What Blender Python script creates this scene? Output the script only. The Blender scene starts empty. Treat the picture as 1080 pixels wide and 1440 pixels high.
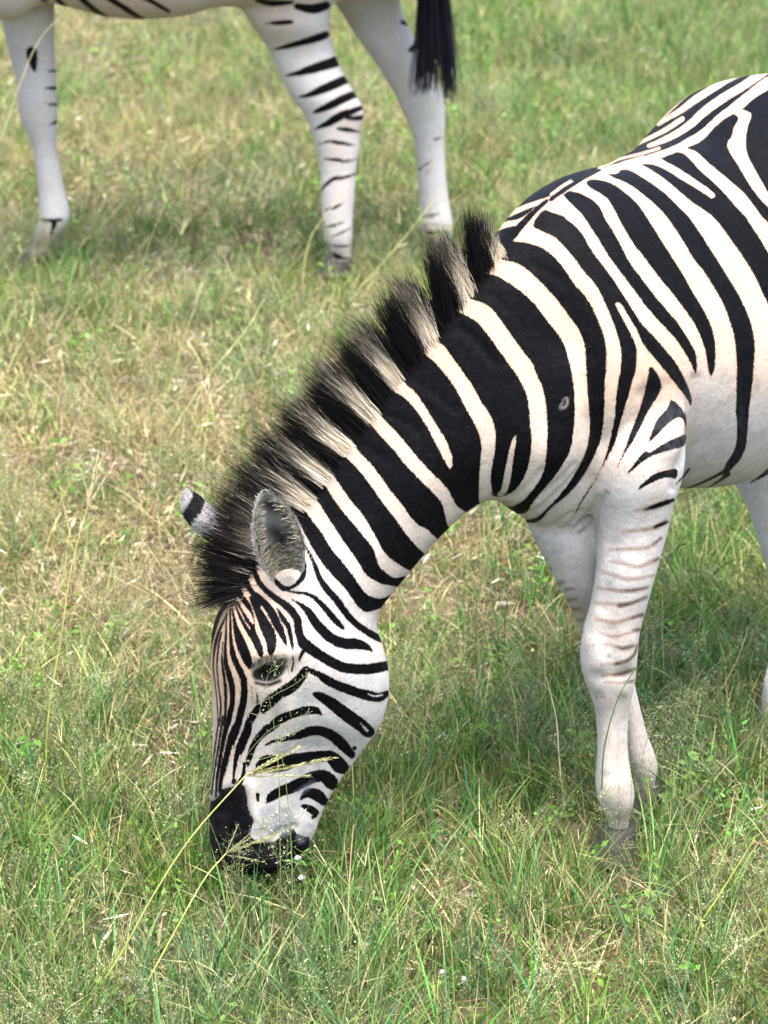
import bpy, bmesh, math, random, time
import numpy as np
from mathutils import Vector
from mathutils.bvhtree import BVHTree
from mathutils.kdtree import KDTree

rng = np.random.default_rng(7)
random.seed(7)
SC = bpy.context.scene
COL = SC.collection

# ------------------------------------------------------------------ camera
# photo space: 1080 x 1440 px, focal length 4748 px, 20 degrees down, 2.82 m up
FPX, PITCH, CAMH = 4748.0, math.radians(20.0), 2.82
CP, SP = math.cos(PITCH), math.sin(PITCH)
cam_d = bpy.data.cameras.new('camera')
cam = bpy.data.objects.new('camera', cam_d)
COL.objects.link(cam)
cam.location = (0, 0, CAMH)
cam.rotation_euler = (math.radians(90) - PITCH, 0, 0)
cam_d.sensor_fit = 'VERTICAL'
cam_d.sensor_height = 36.0
cam_d.lens = FPX / 1440 * 36.0
cam_d.clip_end = 2000
cam_d.dof.use_dof = True
cam_d.dof.focus_distance = 6.05
cam_d.dof.aperture_fstop = 7.0
SC.camera = cam

# ------------------------------------------------------------------ light
SUN_TO = Vector((0.11, -0.30, 0.945)).normalized()
w = bpy.data.worlds.new('World')
SC.world = w
w.use_nodes = True
wn = w.node_tree.nodes
sky = wn.new('ShaderNodeTexSky')
sky.sky_type = 'NISHITA'
sky.sun_disc = False
sky.sun_elevation = math.asin(SUN_TO.z)
sky.sun_rotation = math.atan2(SUN_TO.x, SUN_TO.y)
sky.air_density = 1.0
sky.dust_density = 4.0
sky.ozone_density = 0.6
bg = wn['Background']
bg.inputs['Strength'].default_value = 0.15
w.node_tree.links.new(sky.outputs[0], bg.inputs[0])
sun_d = bpy.data.lights.new('sun', 'SUN')
sun_d.energy = 1.35
sun_d.angle = math.radians(24)
sun_d.color = (1.0, 0.975, 0.93)
sun = bpy.data.objects.new('sun', sun_d)
COL.objects.link(sun)
sun.rotation_euler = SUN_TO.to_track_quat('Z', 'Y').to_euler()
sun.location = (0, 0, 20)
SC.cycles.max_bounces = 6
SC.cycles.diffuse_bounces = 4
SC.cycles.glossy_bounces = 2
SC.cycles.transmission_bounces = 2
SC.cycles.transparent_max_bounces = 4
SC.view_settings.view_transform = 'Standard'
SC.view_settings.look = 'None'
SC.view_settings.gamma = 1.0
SC.view_settings.exposure = 2.12
SC.view_settings.use_curve_mapping = False

# ------------------------------------------------------------------ helpers
CAMV = np.array([0, 0, CAMH])

def ray(px, py):
    u = (px - 540) / FPX
    v = (py - 720) / FPX
    return np.array([u, CP - v * SP, -SP - v * CP])

def at_Y(px, py, Y):
    d = ray(px, py)
    return CAMV + d * (Y / d[1])

def at_z(px, py, z):
    d = ray(px, py)
    return CAMV + d * ((z - CAMH) / d[2])

def project(P):
    q = np.asarray(P, float) - CAMV
    Z = q[..., 1] * CP - q[..., 2] * SP
    up = q[..., 1] * SP + q[..., 2] * CP
    return np.stack([540 + FPX * q[..., 0] / Z, 720 - FPX * up / Z], -1), Z

def smooth01(x):
    x = np.clip(x, 0, 1)
    return x * x * (3 - 2 * x)

def catmull(P, n):
    """resample rows of P (sections x values), n steps per gap"""
    P = np.asarray(P, float)
    k = len(P)
    ext = np.vstack([2 * P[0] - P[1], P, 2 * P[-1] - P[-2]])
    out = []
    for i in range(k - 1):
        a, b, c, d = ext[i], ext[i + 1], ext[i + 2], ext[i + 3]
        for j in range(n):
            t = j / n
            out.append(0.5 * ((2 * b) + (-a + c) * t + (2 * a - 5 * b + 4 * c - d) * t * t + (-a + 3 * b - 3 * c + d) * t ** 3))
    out.append(P[-1])
    return np.array(out)

def mesh_from(name, V, Fa, smooth=True):
    me = bpy.data.meshes.new(name)
    me.from_pydata([tuple(v) for v in V], [], [tuple(f) for f in Fa])
    me.update()
    if smooth:
        me.polygons.foreach_set('use_smooth', np.ones(len(me.polygons), bool))
    return me

def add(name, me, mat=None, parent=None):
    o = bpy.data.objects.new(name, me)
    COL.objects.link(o)
    if mat is not None:
        me.materials.clear()
        me.materials.append(mat)
    if parent is not None:
        o.parent = parent
        o.matrix_parent_inverse = parent.matrix_world.inverted()
    return o

def empty(name, loc, label, cat, group=None):
    o = bpy.data.objects.new(name, None)
    COL.objects.link(o)
    o.location = loc
    o['label'] = label
    o['category'] = cat
    if group:
        o['group'] = group
    bpy.context.view_layer.update()
    return o

def fattr(me, name, vals):
    a = me.attributes.new(name, 'FLOAT', 'POINT')
    a.data.foreach_set('value', np.asarray(vals, np.float32))

def cattr(me, name, vals):
    a = me.attributes.new(name, 'FLOAT_COLOR', 'POINT')
    v = np.asarray(vals, np.float32)
    if v.shape[1] == 3:
        v = np.hstack([v, np.ones((len(v), 1), np.float32)])
    a.data.foreach_set('color', v.ravel())

def rings_to_mesh(rings):
    """rings: list of (n,3) arrays -> verts, faces with end caps"""
    n = len(rings[0])
    V = np.vstack(rings)
    Fa = []
    for i in range(len(rings) - 1):
        for j in range(n):
            a = i * n + j
            b = i * n + (j + 1) % n
            Fa.append((a, b, b + n, a + n))
    c0 = len(V)
    V = np.vstack([V, rings[0].mean(0), rings[-1].mean(0)])
    m = (len(rings) - 1) * n
    for j in range(n):
        Fa.append((c0, (j + 1) % n, j))
        Fa.append((c0 + 1, m + j, m + (j + 1) % n))
    return V, Fa

def remesh(parts, voxel):
    V, Fa, o = [], [], 0
    for v, f in parts:
        V.append(v)
        Fa += [tuple(i + o for i in q) for q in f]
        o += len(v)
    me = mesh_from('tmp', np.vstack(V), Fa)
    ob = bpy.data.objects.new('tmp', me)
    COL.objects.link(ob)
    # consistent outward normals before the voxel union
    bm = bmesh.new(); bm.from_mesh(me)
    bmesh.ops.recalc_face_normals(bm, faces=bm.faces)
    bm.to_mesh(me); bm.free()
    md = ob.modifiers.new('r', 'REMESH')
    md.mode = 'VOXEL'
    md.voxel_size = voxel
    md.use_smooth_shade = True
    dg = bpy.context.evaluated_depsgraph_get()
    out = bpy.data.meshes.new_from_object(ob.evaluated_get(dg))
    bpy.data.objects.remove(ob)
    bpy.data.meshes.remove(me)
    return out

def get_co(me):
    a = np.empty(len(me.vertices) * 3, np.float32)
    me.vertices.foreach_get('co', a)
    return a.reshape(-1, 3).astype(float)

def get_no(me):
    a = np.empty(len(me.vertices) * 3, np.float32)
    me.vertices.foreach_get('normal', a)
    return a.reshape(-1, 3).astype(float)

def set_co(me, V):
    me.vertices.foreach_set('co', V.astype(np.float32).ravel())
    me.update()

def relax(V, E, it, wgt=None, lam=0.5):
    n = len(V)
    cnt = np.bincount(E[:, 0], minlength=n) + np.bincount(E[:, 1], minlength=n)
    cnt = np.maximum(cnt, 1)
    V = V.copy()
    for k in range(it):
        f = lam if k % 2 == 0 else -lam * 0.94 if it > 40 else lam
        A = np.empty_like(V)
        for c in range(3):
            A[:, c] = np.bincount(E[:, 0], V[E[:, 1], c], n) + np.bincount(E[:, 1], V[E[:, 0], c], n)
        D = A / cnt[:, None] - V
        if wgt is not None:
            D *= wgt[:, None]
        V += f * D
    return V

def edges_of(me):
    a = np.empty(len(me.edges) * 2, np.int32)
    me.edges.foreach_get('vertices', a)
    return a.reshape(-1, 2)

# distance of pixel points to strokes / polygons ------------------------------
def d_stroke(Q, S):
    """Q (n,2); S list of (x,y,full width) -> signed distance (negative inside)"""
    S = np.asarray(S, float)
    best = np.full(len(Q), 1e9)
    if len(S) == 1:
        return np.hypot(*(Q - S[0, :2]).T) - S[0, 2] / 2
    for a, b in zip(S[:-1], S[1:]):
        ab = b[:2] - a[:2]
        t = np.clip(((Q - a[:2]) @ ab) / max(ab @ ab, 1e-9), 0, 1)
        d = np.hypot(*(Q - a[:2] - t[:, None] * ab).T) - (a[2] + t * (b[2] - a[2])) / 2
        best = np.minimum(best, d)
    return best

def d_poly(Q, P):
    P = np.asarray(P, float)
    best = np.full(len(Q), 1e9)
    inside = np.zeros(len(Q), bool)
    for a, b in zip(P, np.roll(P, -1, 0)):
        ab = b - a
        t = np.clip(((Q - a) @ ab) / max(ab @ ab, 1e-9), 0, 1)
        best = np.minimum(best, np.hypot(*(Q - a - t[:, None] * ab).T))
        c = (a[1] > Q[:, 1]) != (b[1] > Q[:, 1])
        xi = a[0] + (Q[:, 1] - a[1]) * ab[0] / (ab[1] if abs(ab[1]) > 1e-9 else 1e-9)
        inside ^= c & (Q[:, 0] < xi)
    return np.where(inside, -best, best)

FCLIP = 14.0

def smooth_line(S, closed=False):
    S = np.asarray(S, float)
    if len(S) < 3:
        return S
    if closed:
        # one round of corner cutting
        out = []
        for a, b in zip(S, np.roll(S, -1, 0)):
            out += [0.8 * a + 0.2 * b, 0.2 * a + 0.8 * b]
        return np.array(out)
    return catmull(S, 3)

def field(Q, ops):
    f = np.full(len(Q), FCLIP)
    for kind, shape, pts in ops:
        pts = smooth_line(pts, shape == 'P')
        lo = pts[:, :2].min(0) - 40
        hi = pts[:, :2].max(0) + 40
        m = np.all((Q > lo) & (Q < hi), 1)
        if not m.any():
            continue
        d = d_poly(Q[m], pts) if shape == 'P' else d_stroke(Q[m], pts)
        d = np.clip(d, -FCLIP, FCLIP)
        f[m] = np.minimum(f[m], d) if kind == 'k' else np.maximum(f[m], -d)
    return f
# ------------------------------------------------------------------ coat pattern of the grazing zebra (pixel tracings that are
# carried onto the body surface below); crops: origin x, origin y, scale
CR = {'N1': (400, 420, 3.6), 'N2': (400, 620, 3.6), 'N3': (560, 280, 3.6), 'N4': (640, 480, 3.6), 'N5': (780, 80, 3.6),
      'N6': (780, 300, 3.6), 'N7': (780, 450, 3.6), 'A': (240, 660, 4.5), 'B': (360, 720, 4.5), 'C': (270, 840, 6.0),
      'D': (270, 1000, 4.5), 'E': (370, 880, 5.4), 'L': (720, 700, 4.5), 'M': (780, 900, 3.6), 'X': (0, 0, 1.0),
      'R': (320, 0, 3.176), 'S': (400, 140, 4.154), 'T': (0, 0, 3.79)}

def c(crop, *p):
    """crop, flat numbers x,y,x,y... -> photo pixels"""
    ox, oy, s = CR[crop]
    a = np.array(p, float).reshape(-1, 2)
    return a / s + (ox, oy)

def st(crop, *p):
    ox, oy, s = CR[crop]
    a = np.array(p, float).reshape(-1, 3)
    a[:, :2] = a[:, :2] / s + (ox, oy)
    a[:, 2] /= s
    return a

def PK(*runs): return ('k', 'P', np.vstack(runs))
def PW(*runs): return ('w', 'P', np.vstack(runs))
def SK(*runs): return ('k', 'S', np.vstack(runs))
def SW(*runs): return ('w', 'S', np.vstack(runs))

OPS = [
 # neck bands, from the ear towards the withers
 SK(st('N2',85,505,6,120,560,14,150,620,22,175,690,30,210,745,36,260,800,38,310,870,36,360,925,34,410,960,36,450,985,38,485,1003,35)),
 PK(c('N2',-40,260,0,290,50,310,90,330,130,390,180,450,240,550,300,620,360,700,400,760,430,785,470,798,505,795,560,770),
    c('N2',560,820,490,845,450,862,410,868,380,850,350,810,310,750,250,690,190,620,140,540,80,430,45,350,0,310)),
 PK(c('N2',60,130,110,165,150,180,200,215,240,280,290,350,340,410,400,480,450,545,465,590,475,630,510,665,545,690,570,695,620,680),
    c('N2',600,745,550,735,490,725,440,700,400,665,385,630,350,580,300,510,240,420,190,340,150,280,120,230,85,205,40,190)),
 PK(c('N2',190,0,215,20,260,35,310,80,370,140,420,200,460,260,510,330,560,390,600,450,640,500,680,545,730,590),
    c('N2',650,665,600,640,540,600,500,560,470,500,430,430,390,365,340,310,300,250,230,150,190,95,150,60)),
 PK(c('N1',340,560,350,578,400,600,440,640,500,710,560,770,610,840,680,910,740,970,790,1020,805,1060),
    c('N2',815,380,825,430,860,450), c('N2',790,510,755,480,720,445,680,430,640,390,600,330,550,270,500,200,450,130,390,70),
    c('N1',330,720,300,670,270,640)),
 PK(c('N1',630,240,640,255,700,270,760,320,820,390,870,460,910,540,950,610,985,680,1000,740,995,800,990,860,985,950,985,1010),
    c('N2',985,310,1010,340,940,390), c('N2',925,365,870,330,850,290,820,235,760,175,700,115),
    c('N1',640,765,590,700,530,640,470,575,425,530,400,500)),
 PW(c('N1',470,420,480,430,560,470,620,510,680,580,730,660,780,760,835,865,850,850,850,800,820,720,770,640,720,560,670,480,610,430,560,370,530,350)),
 PK(c('N3',160,660,175,715,230,740,280,810,330,880,380,950,420,1030), c('N4',150,330,190,400,207,470,200,560,185,640,178,700,185,750,190,785),
    c('N4',240,790,300,760,340,710,370,640,385,560,388,480,380,400,370,300),
    c('N3',660,1030,640,960,600,890,550,820,500,750,450,680,400,620,330,580,265,560,240,545)),
 SW(st('N4',305,480,10,290,540,24,275,620,30,262,700,34,245,760,30,225,775,20)),
 PK(c('N3',335,440,345,470,360,505,430,525,480,560,530,630,580,700,630,770,680,830,700,890,730,950,745,1020),
    c('N4',465,380,468,460,462,560,455,640,430,700,380,770,340,810,280,842,215,820),
    c('N4',250,855,310,877,365,868,390,820,440,760,500,690,550,620,590,540,600,450,607,360),
    c('N3',890,960,880,880,860,800,840,730,800,670,750,610,700,540,640,480,570,430,500,385,430,375,410,360)),
 PK(c('N3',490,270,495,290,530,310,590,320,640,345,700,400,760,460,820,530,870,600,920,670,945,740,950,830,955,920,960,1000),
    c('N4',680,380,682,460,668,540,640,610,600,680,560,740,520,790,470,840,420,890,380,903,310,903,250,868),
    c('N4',300,910,400,922,440,900,480,850,530,810,580,770,630,710,670,650,700,590,735,510,750,430,755,360),
    c('N3',1045,1000,1045,930,1055,850,1055,760,1040,680,1010,610,980,540,940,480,890,430,840,350,790,290,720,240,650,220,590,215,570,205)),
 # band 10, forked above the elbow
 PK(c('N3',690,105,680,140,720,160,790,190,850,250,900,310,940,370), c('N6',200,350,240,420,270,490,300,560,325,640,338,700,335,780,320,860,310,940),
    c('N4',810,370,795,450,780,520,755,600,720,680,680,740,640,800,605,870),
    c('N4',612,870,660,785,700,725,730,670,770,595,810,515,830,435,860,330,890,230),
    c('N6',410,800,418,720,410,660,380,600,350,540,310,470,305,455,330,450),
    c('N6',350,480,390,550,420,600,440,650,475,700,520,750,560,800,600,850,640,900,670,940,690,985),
    c('N6',696,940,680,890,650,820,610,750,560,690,500,620,440,560,390,480,345,410,300,340,250,270,210,220,170,160,140,100,100,60,50,20),
    c('N3',850,90,790,70,735,50)),
 PK(c('N5',40,700,90,750,140,800,180,860,220,920,260,990), c('N6',290,240,350,320,410,400,460,470,540,560,600,620,650,690,690,760,715,822),
    c('N6',722,770,715,710,680,640,620,550,560,480,500,410,440,330,380,250,340,170,290,80),
    c('N5',260,830,230,760,190,720,130,690,75,675)),
 PK(c('N5',155,635,180,665,230,690,270,720,300,770,330,830,370,900,420,980), c('N6',420,180,480,260,540,340,600,410,660,490,710,560,745,640,765,700,775,780,790,835),
    c('N6',810,790,815,720,812,640,790,560,750,480,700,400,650,310,600,230),
    c('N5',560,960,510,880,460,800,420,740,360,690,310,650,250,625,180,618)),
 PK(c('N5',262,592,300,612,370,640,440,690,500,740,560,800,610,870,660,950,700,1020), c('N6',760,300,810,380,850,450,880,530,905,600,917,680,922,780,920,900,918,1000),
    c('N7',915,450,925,540,920,620,905,670,870,720,850,770), c('N7',850,812,900,752,945,700,970,640,978,560,985,440,1000,340),
    c('N6',1015,700,1010,620,990,540,960,470,920,390,870,310,820,230),
    c('N5',780,960,730,880,680,810,620,750,560,690,490,640,430,600,380,572,335,568,320,592)),
 SK(st('N7',860,765,20,800,798,14,740,825,12,690,846,8,640,862,5)),
 SK(st('N7',880,780,24,830,815,12,780,848,6)),
 SK(st('N7',680,755,12,640,805,10,615,830,6)),
 SK(st('N7',1090,760,30,1040,795,16,990,825,8)),
 PK(c('N5',415,555,440,545,500,580,560,620,630,680,700,740,780,790,830,840,880,910,930,980), c('N6',980,260,1020,330,1050,400,1080,460,1130,600,1140,760,1110,900),
    c('N6',1190,880,1230,700,1200,480,1150,330), c('N5',1080,990,1040,920,1000,860,960,800,910,750,860,690,800,630,740,580,690,520,650,485,590,480,575,500)),
 PW(c('N5',440,540,520,503,560,530,620,560,680,600,740,640,790,675,815,700,800,718,770,700,710,660,640,620,580,580,510,545)),
 PK(c('N5',665,462,720,480,770,530,830,580,890,630,950,680,1000,740,1040,800,1080,840,1160,950,1230,1100,1280,1300,1270,1500),
    c('N5',1370,1500,1380,1300,1330,1080,1240,900,1150,810,1080,760,1050,730,1010,680,970,620,930,550,890,490,870,440,900,400,905,360,935,310,910,285,870,290,830,320,800,370,755,385,752,410,735,432,690,450)),
 PK(c('N5',915,262,980,230,990,200,1040,160,1080,140,1200,60,1400,60,1500,300), c('N5',1500,900,1420,1100,1400,980,1300,860,1200,780,1120,720,1080,690,1060,650,1030,600,985,520,965,460,970,370,1000,290,970,272)),
 # beyond the frame: haunch
 SK(st('X',1172,170,16,1190,260,26,1225,360,30,1240,460,24)),
 SK(st('X',1215,180,18,1260,280,30,1290,400,26)),
 SK(st('X',1262,190,16,1310,290,24,1330,390,20)),
 SK(st('X',1180,470,16,1250,490,26,1340,460,20)),
 SK(st('X',1200,580,16,1260,600,22,1330,590,14)),
 # the back: dorsal line and the far side
 PK(c('N5',0,690,240,560,450,505,600,455,740,375,900,235,1000,155,1080,95,1500,-40,1500,-300,900,-200,400,200,100,500,-200,700)),
 PK(c('N3',455,290,500,270,560,210,600,160,690,60,760,0,820,-60,760,-90,560,60,440,140,300,300,200,400,290,400,330,360)),
 SW(st('N5',440,525,18,520,502,22,590,485,14,612,468,20,680,430,40,740,402,40,790,350,34,860,290,38,930,250,42,1000,190,44,1080,140,44,1200,60,44,1350,20,40)),
 SW(st('N5',478,450,20,560,418,30,640,375,36,700,330,40,760,275,44,850,210,44,950,150,42,1030,95,42,1080,60,44,1200,0,44)),
 SW(st('N5',525,338,24,580,305,24,640,270,30,720,210,38,800,160,36,900,100,34,970,74,34)),
 SW(st('N5',645,314,26,560,370,24,470,415,20,400,450,18,300,515,16,225,565,16)),
 SW(st('N5',530,462,14,430,492,14,330,516,12,270,545,10)),
 SW(st('N5',450,505,10,380,524,10,270,560,8)),
 SW(st('N5',520,335,14,560,282,30,640,210,26,740,132,22,820,90,14)),
 SW(st('N5',985,46,10,1030,42,18,1090,40,16)),
 SW(st('N5',-10,700,26,30,670,30,80,632,20)),
 SW(st('N3',460,165,30,540,130,30,620,112,26,700,52,20)),
 SW(st('N3',560,78,24,640,42,26,760,0,22)),
 SW(st('N3',485,225,20,505,240,26)),
 SW(st('N3',300,360,20,330,375,20)),
 # shoulder
 PK(c('N7',478,235,500,240,530,290,545,340,520,390,480,450,440,530,400,610,360,670,320,740,305,765,340,690,370,610,400,530,430,450,455,370,470,300)),
 PK(c('N7',585,400,620,420,650,455,668,500,665,545,650,500,620,490,580,520,530,570,490,610,470,622,490,570,520,500,560,460,580,430)),
 PK(c('N7',668,575,660,640,600,655,540,670,480,695,440,720,390,765,365,782,400,730,440,680,460,660,480,672,530,640,580,610,630,590)),
 PK(c('N7',625,750,620,805,560,795,510,815,460,840,430,862,420,855,450,820,500,780,560,760)),
 SK(st('N7',600,912,18,560,925,22,510,942,20,470,955,8)),
 SK(st('N7',575,1022,8,540,1036,16,500,1050,10)),
 SK(st('N3',500,268,20,560,205,40,625,130,36,690,62,28,750,10,22)),
 SK(st('N5',-20,722,22,60,665,24,140,618,18,230,572,14)),
 SK(st('A',430,620,34,485,730,40,530,800,40,560,850,40)),
 SK(st('A',395,715,44,440,800,46,480,880,40)),
 SK(st('A',480,580,18,490,640,20,480,690,10)),
 SK(st('A',385,735,40,430,660,44,470,600,40,520,540,36,560,500,26)),
 # cheek, jaw and ear base
 SK(st('A',655,680,14,675,720,36,720,755,40,770,745,24,810,715,34,840,670,36,850,610,22,845,550,10)),
 SK(st('A',735,770,16,800,780,20,860,785,26), st('B',300,515,20,360,535,30,420,590,38,480,660,40,530,715,36,558,742,12)),
 SK(st('B',225,552,10,280,585,30,330,630,50,370,690,60,420,750,65,480,800,65,550,830,70,630,835,70,690,850,50,735,880,12)),
 SK(st('A',522,575,26,535,660,36,570,730,40,630,790,44,700,840,50,760,890,56,800,950,56), st('B',268,740,55,280,790,60,310,840,80,380,890,70,460,940,66,540,980,66,620,993,66,700,995,66,770,985,66,840,970,60)),
 SK(st('B',300,880,30,280,920,24,272,945,10)),
 SK(st('E',335,325,40,300,390,60,240,460,70,170,500,80,90,540,75,40,600,70,0,640,60)),
 SK(st('E',335,330,40,420,370,50,480,410,70,560,450,70,640,480,75,720,510,75,800,530,80,880,545,70,940,515,50)),
 SW(st('E',800,520,6,850,535,12,905,525,8)),
 SK(st('E',395,520,44,440,540,70,520,590,90,600,650,100,680,710,100,750,760,100,800,805,90,825,790,40)),
 SW(st('E',740,740,6,790,795,18)),
 SK(st('E',440,672,20,400,645,60,340,640,70,270,660,70,200,680,70,120,720,80,50,780,70), st('D',480,110,60,420,170,50,385,230,46,365,290,40,350,340,30)),
 SK(st('D',465,215,16,520,190,26,600,175,36,680,150,60,760,125,65,830,130,65,900,165,70,960,220,70,1010,275,50)),
 SK(st('D',1030,235,28)),
 SK(st('D',420,340,40,470,310,70,560,325,90,650,310,90,740,295,80,820,285,70,880,290,80,930,340,100,965,365,70)),
 PK(c('D',375,395,420,330,560,320,660,320,640,370,540,392,460,392)),
 SK(st('D',470,585,10,500,545,60,560,510,70,640,480,80,700,450,80,760,420,80,830,410,80,880,450,90,890,480,40)),
 SK(st('D',415,530,34,418,565,24)),
 SK(st('D',690,555,20,730,520,60,790,530,80,835,570,60)),
 SK(st('D',700,600,26,740,615,50,780,645,50,760,680,14)),
 # face
 SK(st('C',720,98,20,760,170,50,810,240,50,830,320,44,845,400,36,850,440,16)),
 SK(st('C',848,490,14,856,550,22,842,620,22)),
 SK(st('C',545,-20,50,620,60,70,670,130,80,710,210,80,750,290,70,780,360,50,800,410,16)),
 SK(st('C',500,0,40,550,100,70,590,180,90,630,260,110,660,330,110,670,400,90,665,460,60,665,490,20)),
 PK(c('C',350,-20,440,-20,500,60,530,170,540,280,580,360,605,440,605,520,560,500,530,430,490,350,440,270,400,190,360,80)),
 SW(st('C',375,-5,14,430,80,30,480,150,34,512,212,14)),
 SW(st('C',350,10,4,400,110,6,440,190,6,490,265,4)),
 PK(c('C',335,40,360,150,390,250,430,320,470,410,510,510,510,580,490,615,450,580,420,520,380,430,355,340,345,240,335,140)),
 SK(st('C',322,100,16,325,250,26,330,380,36,345,480,50,380,570,56,420,650,60,440,730,60,440,820,64,430,900,64,410,980,66,390,1060,64), st('D',270,130,60,245,200,56,225,280,50,200,360,44,190,440,40,185,500,50)),
 SK(st('C',290,160,10,285,330,24,280,450,30,285,550,40,305,630,50,330,720,54,340,800,50,340,890,44,325,970,50,300,1060,56), st('D',215,110,36,195,200,30,180,290,26,165,380,24,155,470,20,150,540,14)),
 SK(st('C',262,380,10,252,500,14,260,600,24,275,700,28,285,800,30,285,900,26,280,1000,26,265,1080,20)),
 SK(st('C',245,300,20,225,400,20,210,560,16,215,640,14,225,760,16,240,860,18,240,980,18,230,1080,14)),
 SK(st('C',300,130,14,240,260,24,205,360,30,185,480,20,180,600,14,195,720,12,210,850,12,215,980,12,220,1080,10)),
 SK(st('C',310,20,40,250,110,40,205,210,40,175,320,36,152,430,26,152,520,10)),
 SK(st('C',250,0,30,225,60,24,190,180,18,150,300,14,130,400,10)),
 SK(st('D',195,30,16,175,180,16,155,300,16,135,430,14,125,530,14)),
 SK(st('D',170,50,12,150,200,12,130,350,10,115,480,10,110,560,10)),
 SK(st('C',500,760,8,510,820,12,510,870,6)),
 SK(st('C',540,780,8,555,870,24,555,930,56,520,990,70,480,1060,70), st('D',350,130,60,310,220,60,285,300,44,275,370,34,265,450,30)),
 SK(st('C',950,600,46,900,690,80,820,760,90,720,830,100,650,890,100,610,940,70)),
 SW(st('D',260,220,6,240,330,20,215,440,36,205,480,30)),
 SW(st('D',306,280,8,290,360,16,278,420,16)),
 SK(st('D',330,330,20,325,400,24,300,460,40)),
 # dark muzzle
 PK(c('D',60,600,110,575,150,560,200,490,260,480,300,460,330,470,350,540,352,600,375,660,395,690,372,760,380,800,420,830,500,850,540,810,575,755,640,735,665,780,760,800,760,1020,300,1080,60,1060)),
]
# washes: (strength, blur px, stroke)
BROWN = [
 (0.75,2.5,st('N7',575,920,26,520,938,26,460,955,20,400,968,10)), (0.75,2.5,st('N7',560,1028,20,500,1050,20,430,1065,16,360,1075,8)),
] + [(1.0, 3.0, s) for s in (
 st('L',975,150,24,900,190,30,820,205,24,700,215,14), st('L',945,255,16,890,300,22,830,320,24,720,325,20,620,330,10),
 st('L',925,385,18,840,425,26,780,435,22,700,415,18,620,400,10), st('L',900,490,14,800,510,18,720,515,22,640,490,22,580,470,14),
 st('L',860,565,16,780,585,26,700,590,28,620,580,24,540,570,14), st('L',850,630,18,760,665,24,700,680,28,640,672,20,530,665,12),
 st('L',825,740,24,740,765,24,660,790,26,590,780,20,530,765,10), st('L',800,835,20,720,860,22,640,880,22,560,855,10),
 st('L',770,935,16,710,955,24,650,940,18,580,920,8), st('L',793,930,12,775,990,20,730,1030,24,660,1050,22,560,1060,10),
 st('M',415,145,12,340,170,20,240,180,10), st('M',400,205,14,350,215,14,250,215,6),
 st('L',200,460,30,240,450,24), st('L',270,550,40,330,530,20), st('L',340,580,20,390,575,14), st('L',340,650,26,410,640,16),
 st('L',370,710,26,430,700,16), st('L',390,780,24,450,770,14), st('L',410,850,24,450,850,14), st('L',170,390,20,220,390,14))]
DARK = [(0.95, 2.4, s) for s in (
 st('L',985,30,24,900,60,30,840,75,20), st('L',975,150,18,910,185,18), st('L',945,255,10,895,295,12), st('L',925,385,14,895,402,10),
 st('L',850,570,8,760,585,12,690,590,12), st('L',850,630,12,770,662,16,680,682,28), st('L',825,740,18,760,760,10), st('L',800,835,20,770,840,14),
 st('L',770,935,12,710,952,24,670,945,10), st('L',793,930,10,775,990,14,730,1030,18,660,1050,22), st('L',615,1000,18),
 st('M',410,145,8,340,170,18,300,175,8), st('M',395,208,10,355,215,8))]
# ------------------------------------------------------------------ materials of the animals
def nodes_of(name):
    m = bpy.data.materials.new(name)
    m.use_nodes = True
    nt = m.node_tree
    return m, nt, nt.nodes, nt.links, nt.nodes['Principled BSDF']

def nd(nt, t, **kw):
    n = nt.nodes.new(t)
    for k, v in kw.items():
        if k.startswith('i_'):
            n.inputs[k[2:].replace('_', ' ')].default_value = v
        else:
            setattr(n, k, v)
    return n

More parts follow.
